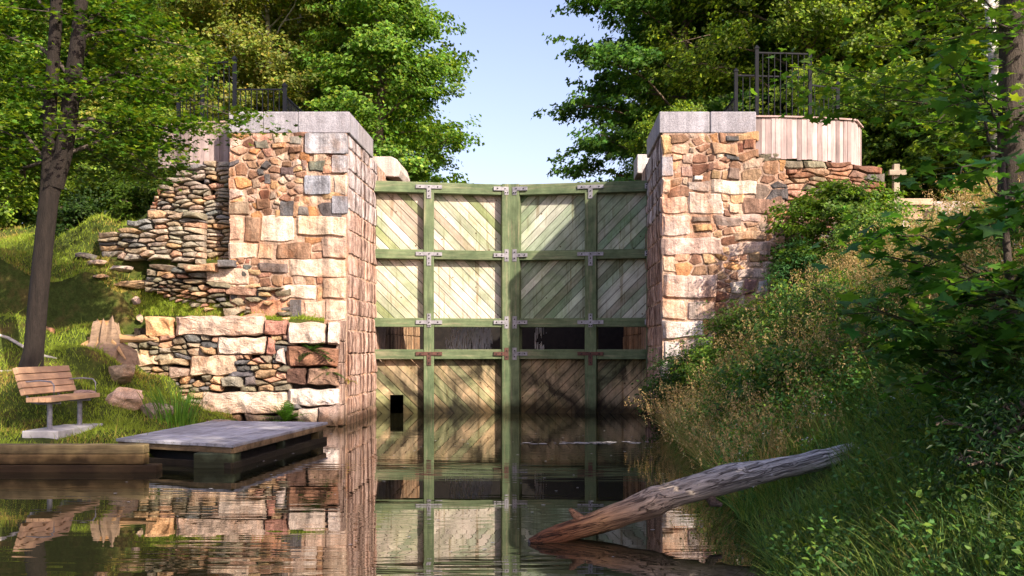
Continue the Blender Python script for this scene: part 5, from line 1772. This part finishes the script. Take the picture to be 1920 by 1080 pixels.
# leafy weeds among the grass
X2, Y2 = rb(19000, 4, 18.6); Z2 = np.maximum(H(X2, Y2), 0)
w2 = RG.random(len(X2)) < np.where(Y2 < 9.5, .4, 1.1) * (.35 + .3 * (patch2(np.stack([Y2, X2], 1)) > 0)); X2, Y2, Z2 = X2[w2], Y2[w2], Z2[w2]
per = 24
hh = RG.uniform(.2, .62, len(X2)) * np.where(Y2 < 9.5, .7, 1.15)
w3 = ~((X2 < 2.7) & (Y2 > 7.2) & (Y2 < 8.8)); X2, Y2, Z2, hh = X2[w3], Y2[w3], Z2[w3], hh[w3]
Cw = np.repeat(np.stack([X2, Y2, Z2], 1), per, 0); tt = RG.random(len(Cw)) * np.repeat(hh, per)
Cw[:, 2] += tt; Cw[:, :2] += RG.standard_normal((len(Cw), 2)) * .05
gcol = np.where(Cw[:, 1:2] < 9, .6, 1.0) * leaf_cols(RG, len(Cw), (.09, .23, .04), .25, .12, np.repeat(RG.uniform(.7, 1.3, len(X2)), per), (.2, .32, .04), .3)  # near weeds darkened too, the bank's shade painted into the leaf colour
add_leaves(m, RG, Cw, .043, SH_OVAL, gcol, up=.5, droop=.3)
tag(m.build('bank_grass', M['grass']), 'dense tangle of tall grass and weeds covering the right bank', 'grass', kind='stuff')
# seed heads: drooping golden panicles on thin stalks
X3, Y3 = rb(14000, 9.2, 18.5, 1.0)
P3 = patch2(np.stack([X3, Y3], 1)) + .7 * patch(np.stack([Y3, X3], 1)); k3 = (P3 + .5 * (Y3 > 12) > .6) | (RG.random(len(X3)) < .1); X3, Y3 = X3[k3], Y3[k3]
Z3 = np.maximum(H(X3, Y3), 0); n3 = len(X3)
tips, dd = blades(mh, RG, X3, Y3, Z3, RG.uniform(.5, .85, n3), np.full(n3, .006), RG.uniform(.2, .9, n3), leaf_cols(RG, n3, (.42, .30, .13), .15), bend=.7, K=4)
per = 16
Ch = np.repeat(tips, per, 0); tt = RG.random(len(Ch)); Ch = Ch - np.array((0, 0, .16)) * tt[:, None] + np.repeat(dd, per, 0) * (.05 * (1 - tt))[:, None] + RG.standard_normal(Ch.shape) * .014
add_leaves(mh, RG, Ch, .032, SH_NARROW, leaf_cols(RG, len(Ch), (.55, .38, .17), .2), up=.0, droop=1.5)
tag(mh.build('seed_heads', M['grass']), 'golden drooping seed heads of tall grass on the right bank', 'grass', kind='stuff')
# small flowers
X4, Y4 = rb(420, 12, 18.4); Z4 = H(X4, Y4) + RG.uniform(.45, .7, len(X4))
Cf = np.repeat(np.stack([X4, Y4, Z4], 1), 5, 0) + RG.standard_normal((len(X4) * 5, 3)) * .02
add_leaves(mf, RG, Cf, .03, SH_OVAL, leaf_cols(RG, len(Cf), (.55, .35, .02), .1), up=.4)
X4, Y4 = rb(160, 7, 14); Z4 = H(X4, Y4) + RG.uniform(.35, .6, len(X4))
Cf = np.repeat(np.stack([X4, Y4, Z4], 1), 6, 0) + RG.standard_normal((len(X4) * 6, 3)) * .02
add_leaves(mf, RG, Cf, .02, SH_OVAL, leaf_cols(RG, len(Cf), (.5, .48, .52), .08), up=.6)
tag(mf.build('wildflowers', M['grass']), 'scattered tiny yellow and white wildflowers on the right bank', 'flowers', kind='stuff')

# pale scum and leaves floating before the right gate
m = MB(); n_ = 70
X = xat(1110, 15.4) + RG.normal(0, .4, n_); Y = 15.35 + (X - xat(1110, 15.4)) * .12 + RG.normal(0, .1, n_)
Cs = np.stack([X, Y, np.full(n_, .006)], 1)
for p in Cs:
    a8 = np.arange(7) * 2 * math.pi / 7; r_ = RG.uniform(.01, .035)
    m.add([(p[0] + r_ * 2.2 * math.cos(q), p[1] + r_ * math.sin(q), p[2]) for q in a8], [list(range(7))], (.5, .5, .5))
for _ in range(110):
    y_ = RG.uniform(7, 18); x_ = RG.uniform(-3.8, 1.6) if y_ > 12 else RG.uniform(-.45 * y_, .12 * y_)
    a8 = np.arange(5) * 2 * math.pi / 5 + RG.uniform(0, 6); r_ = RG.uniform(.006, .016)
    m.add([(x_ + r_ * 1.5 * math.cos(q), y_ + r_ * math.sin(q), .006) for q in a8], [list(range(5))], (.5, .5, .5))
tag(m.build('floating_scum', M['concrete']), 'pale scum and scattered bits floating on the water before the gates', 'scum', kind='stuff')
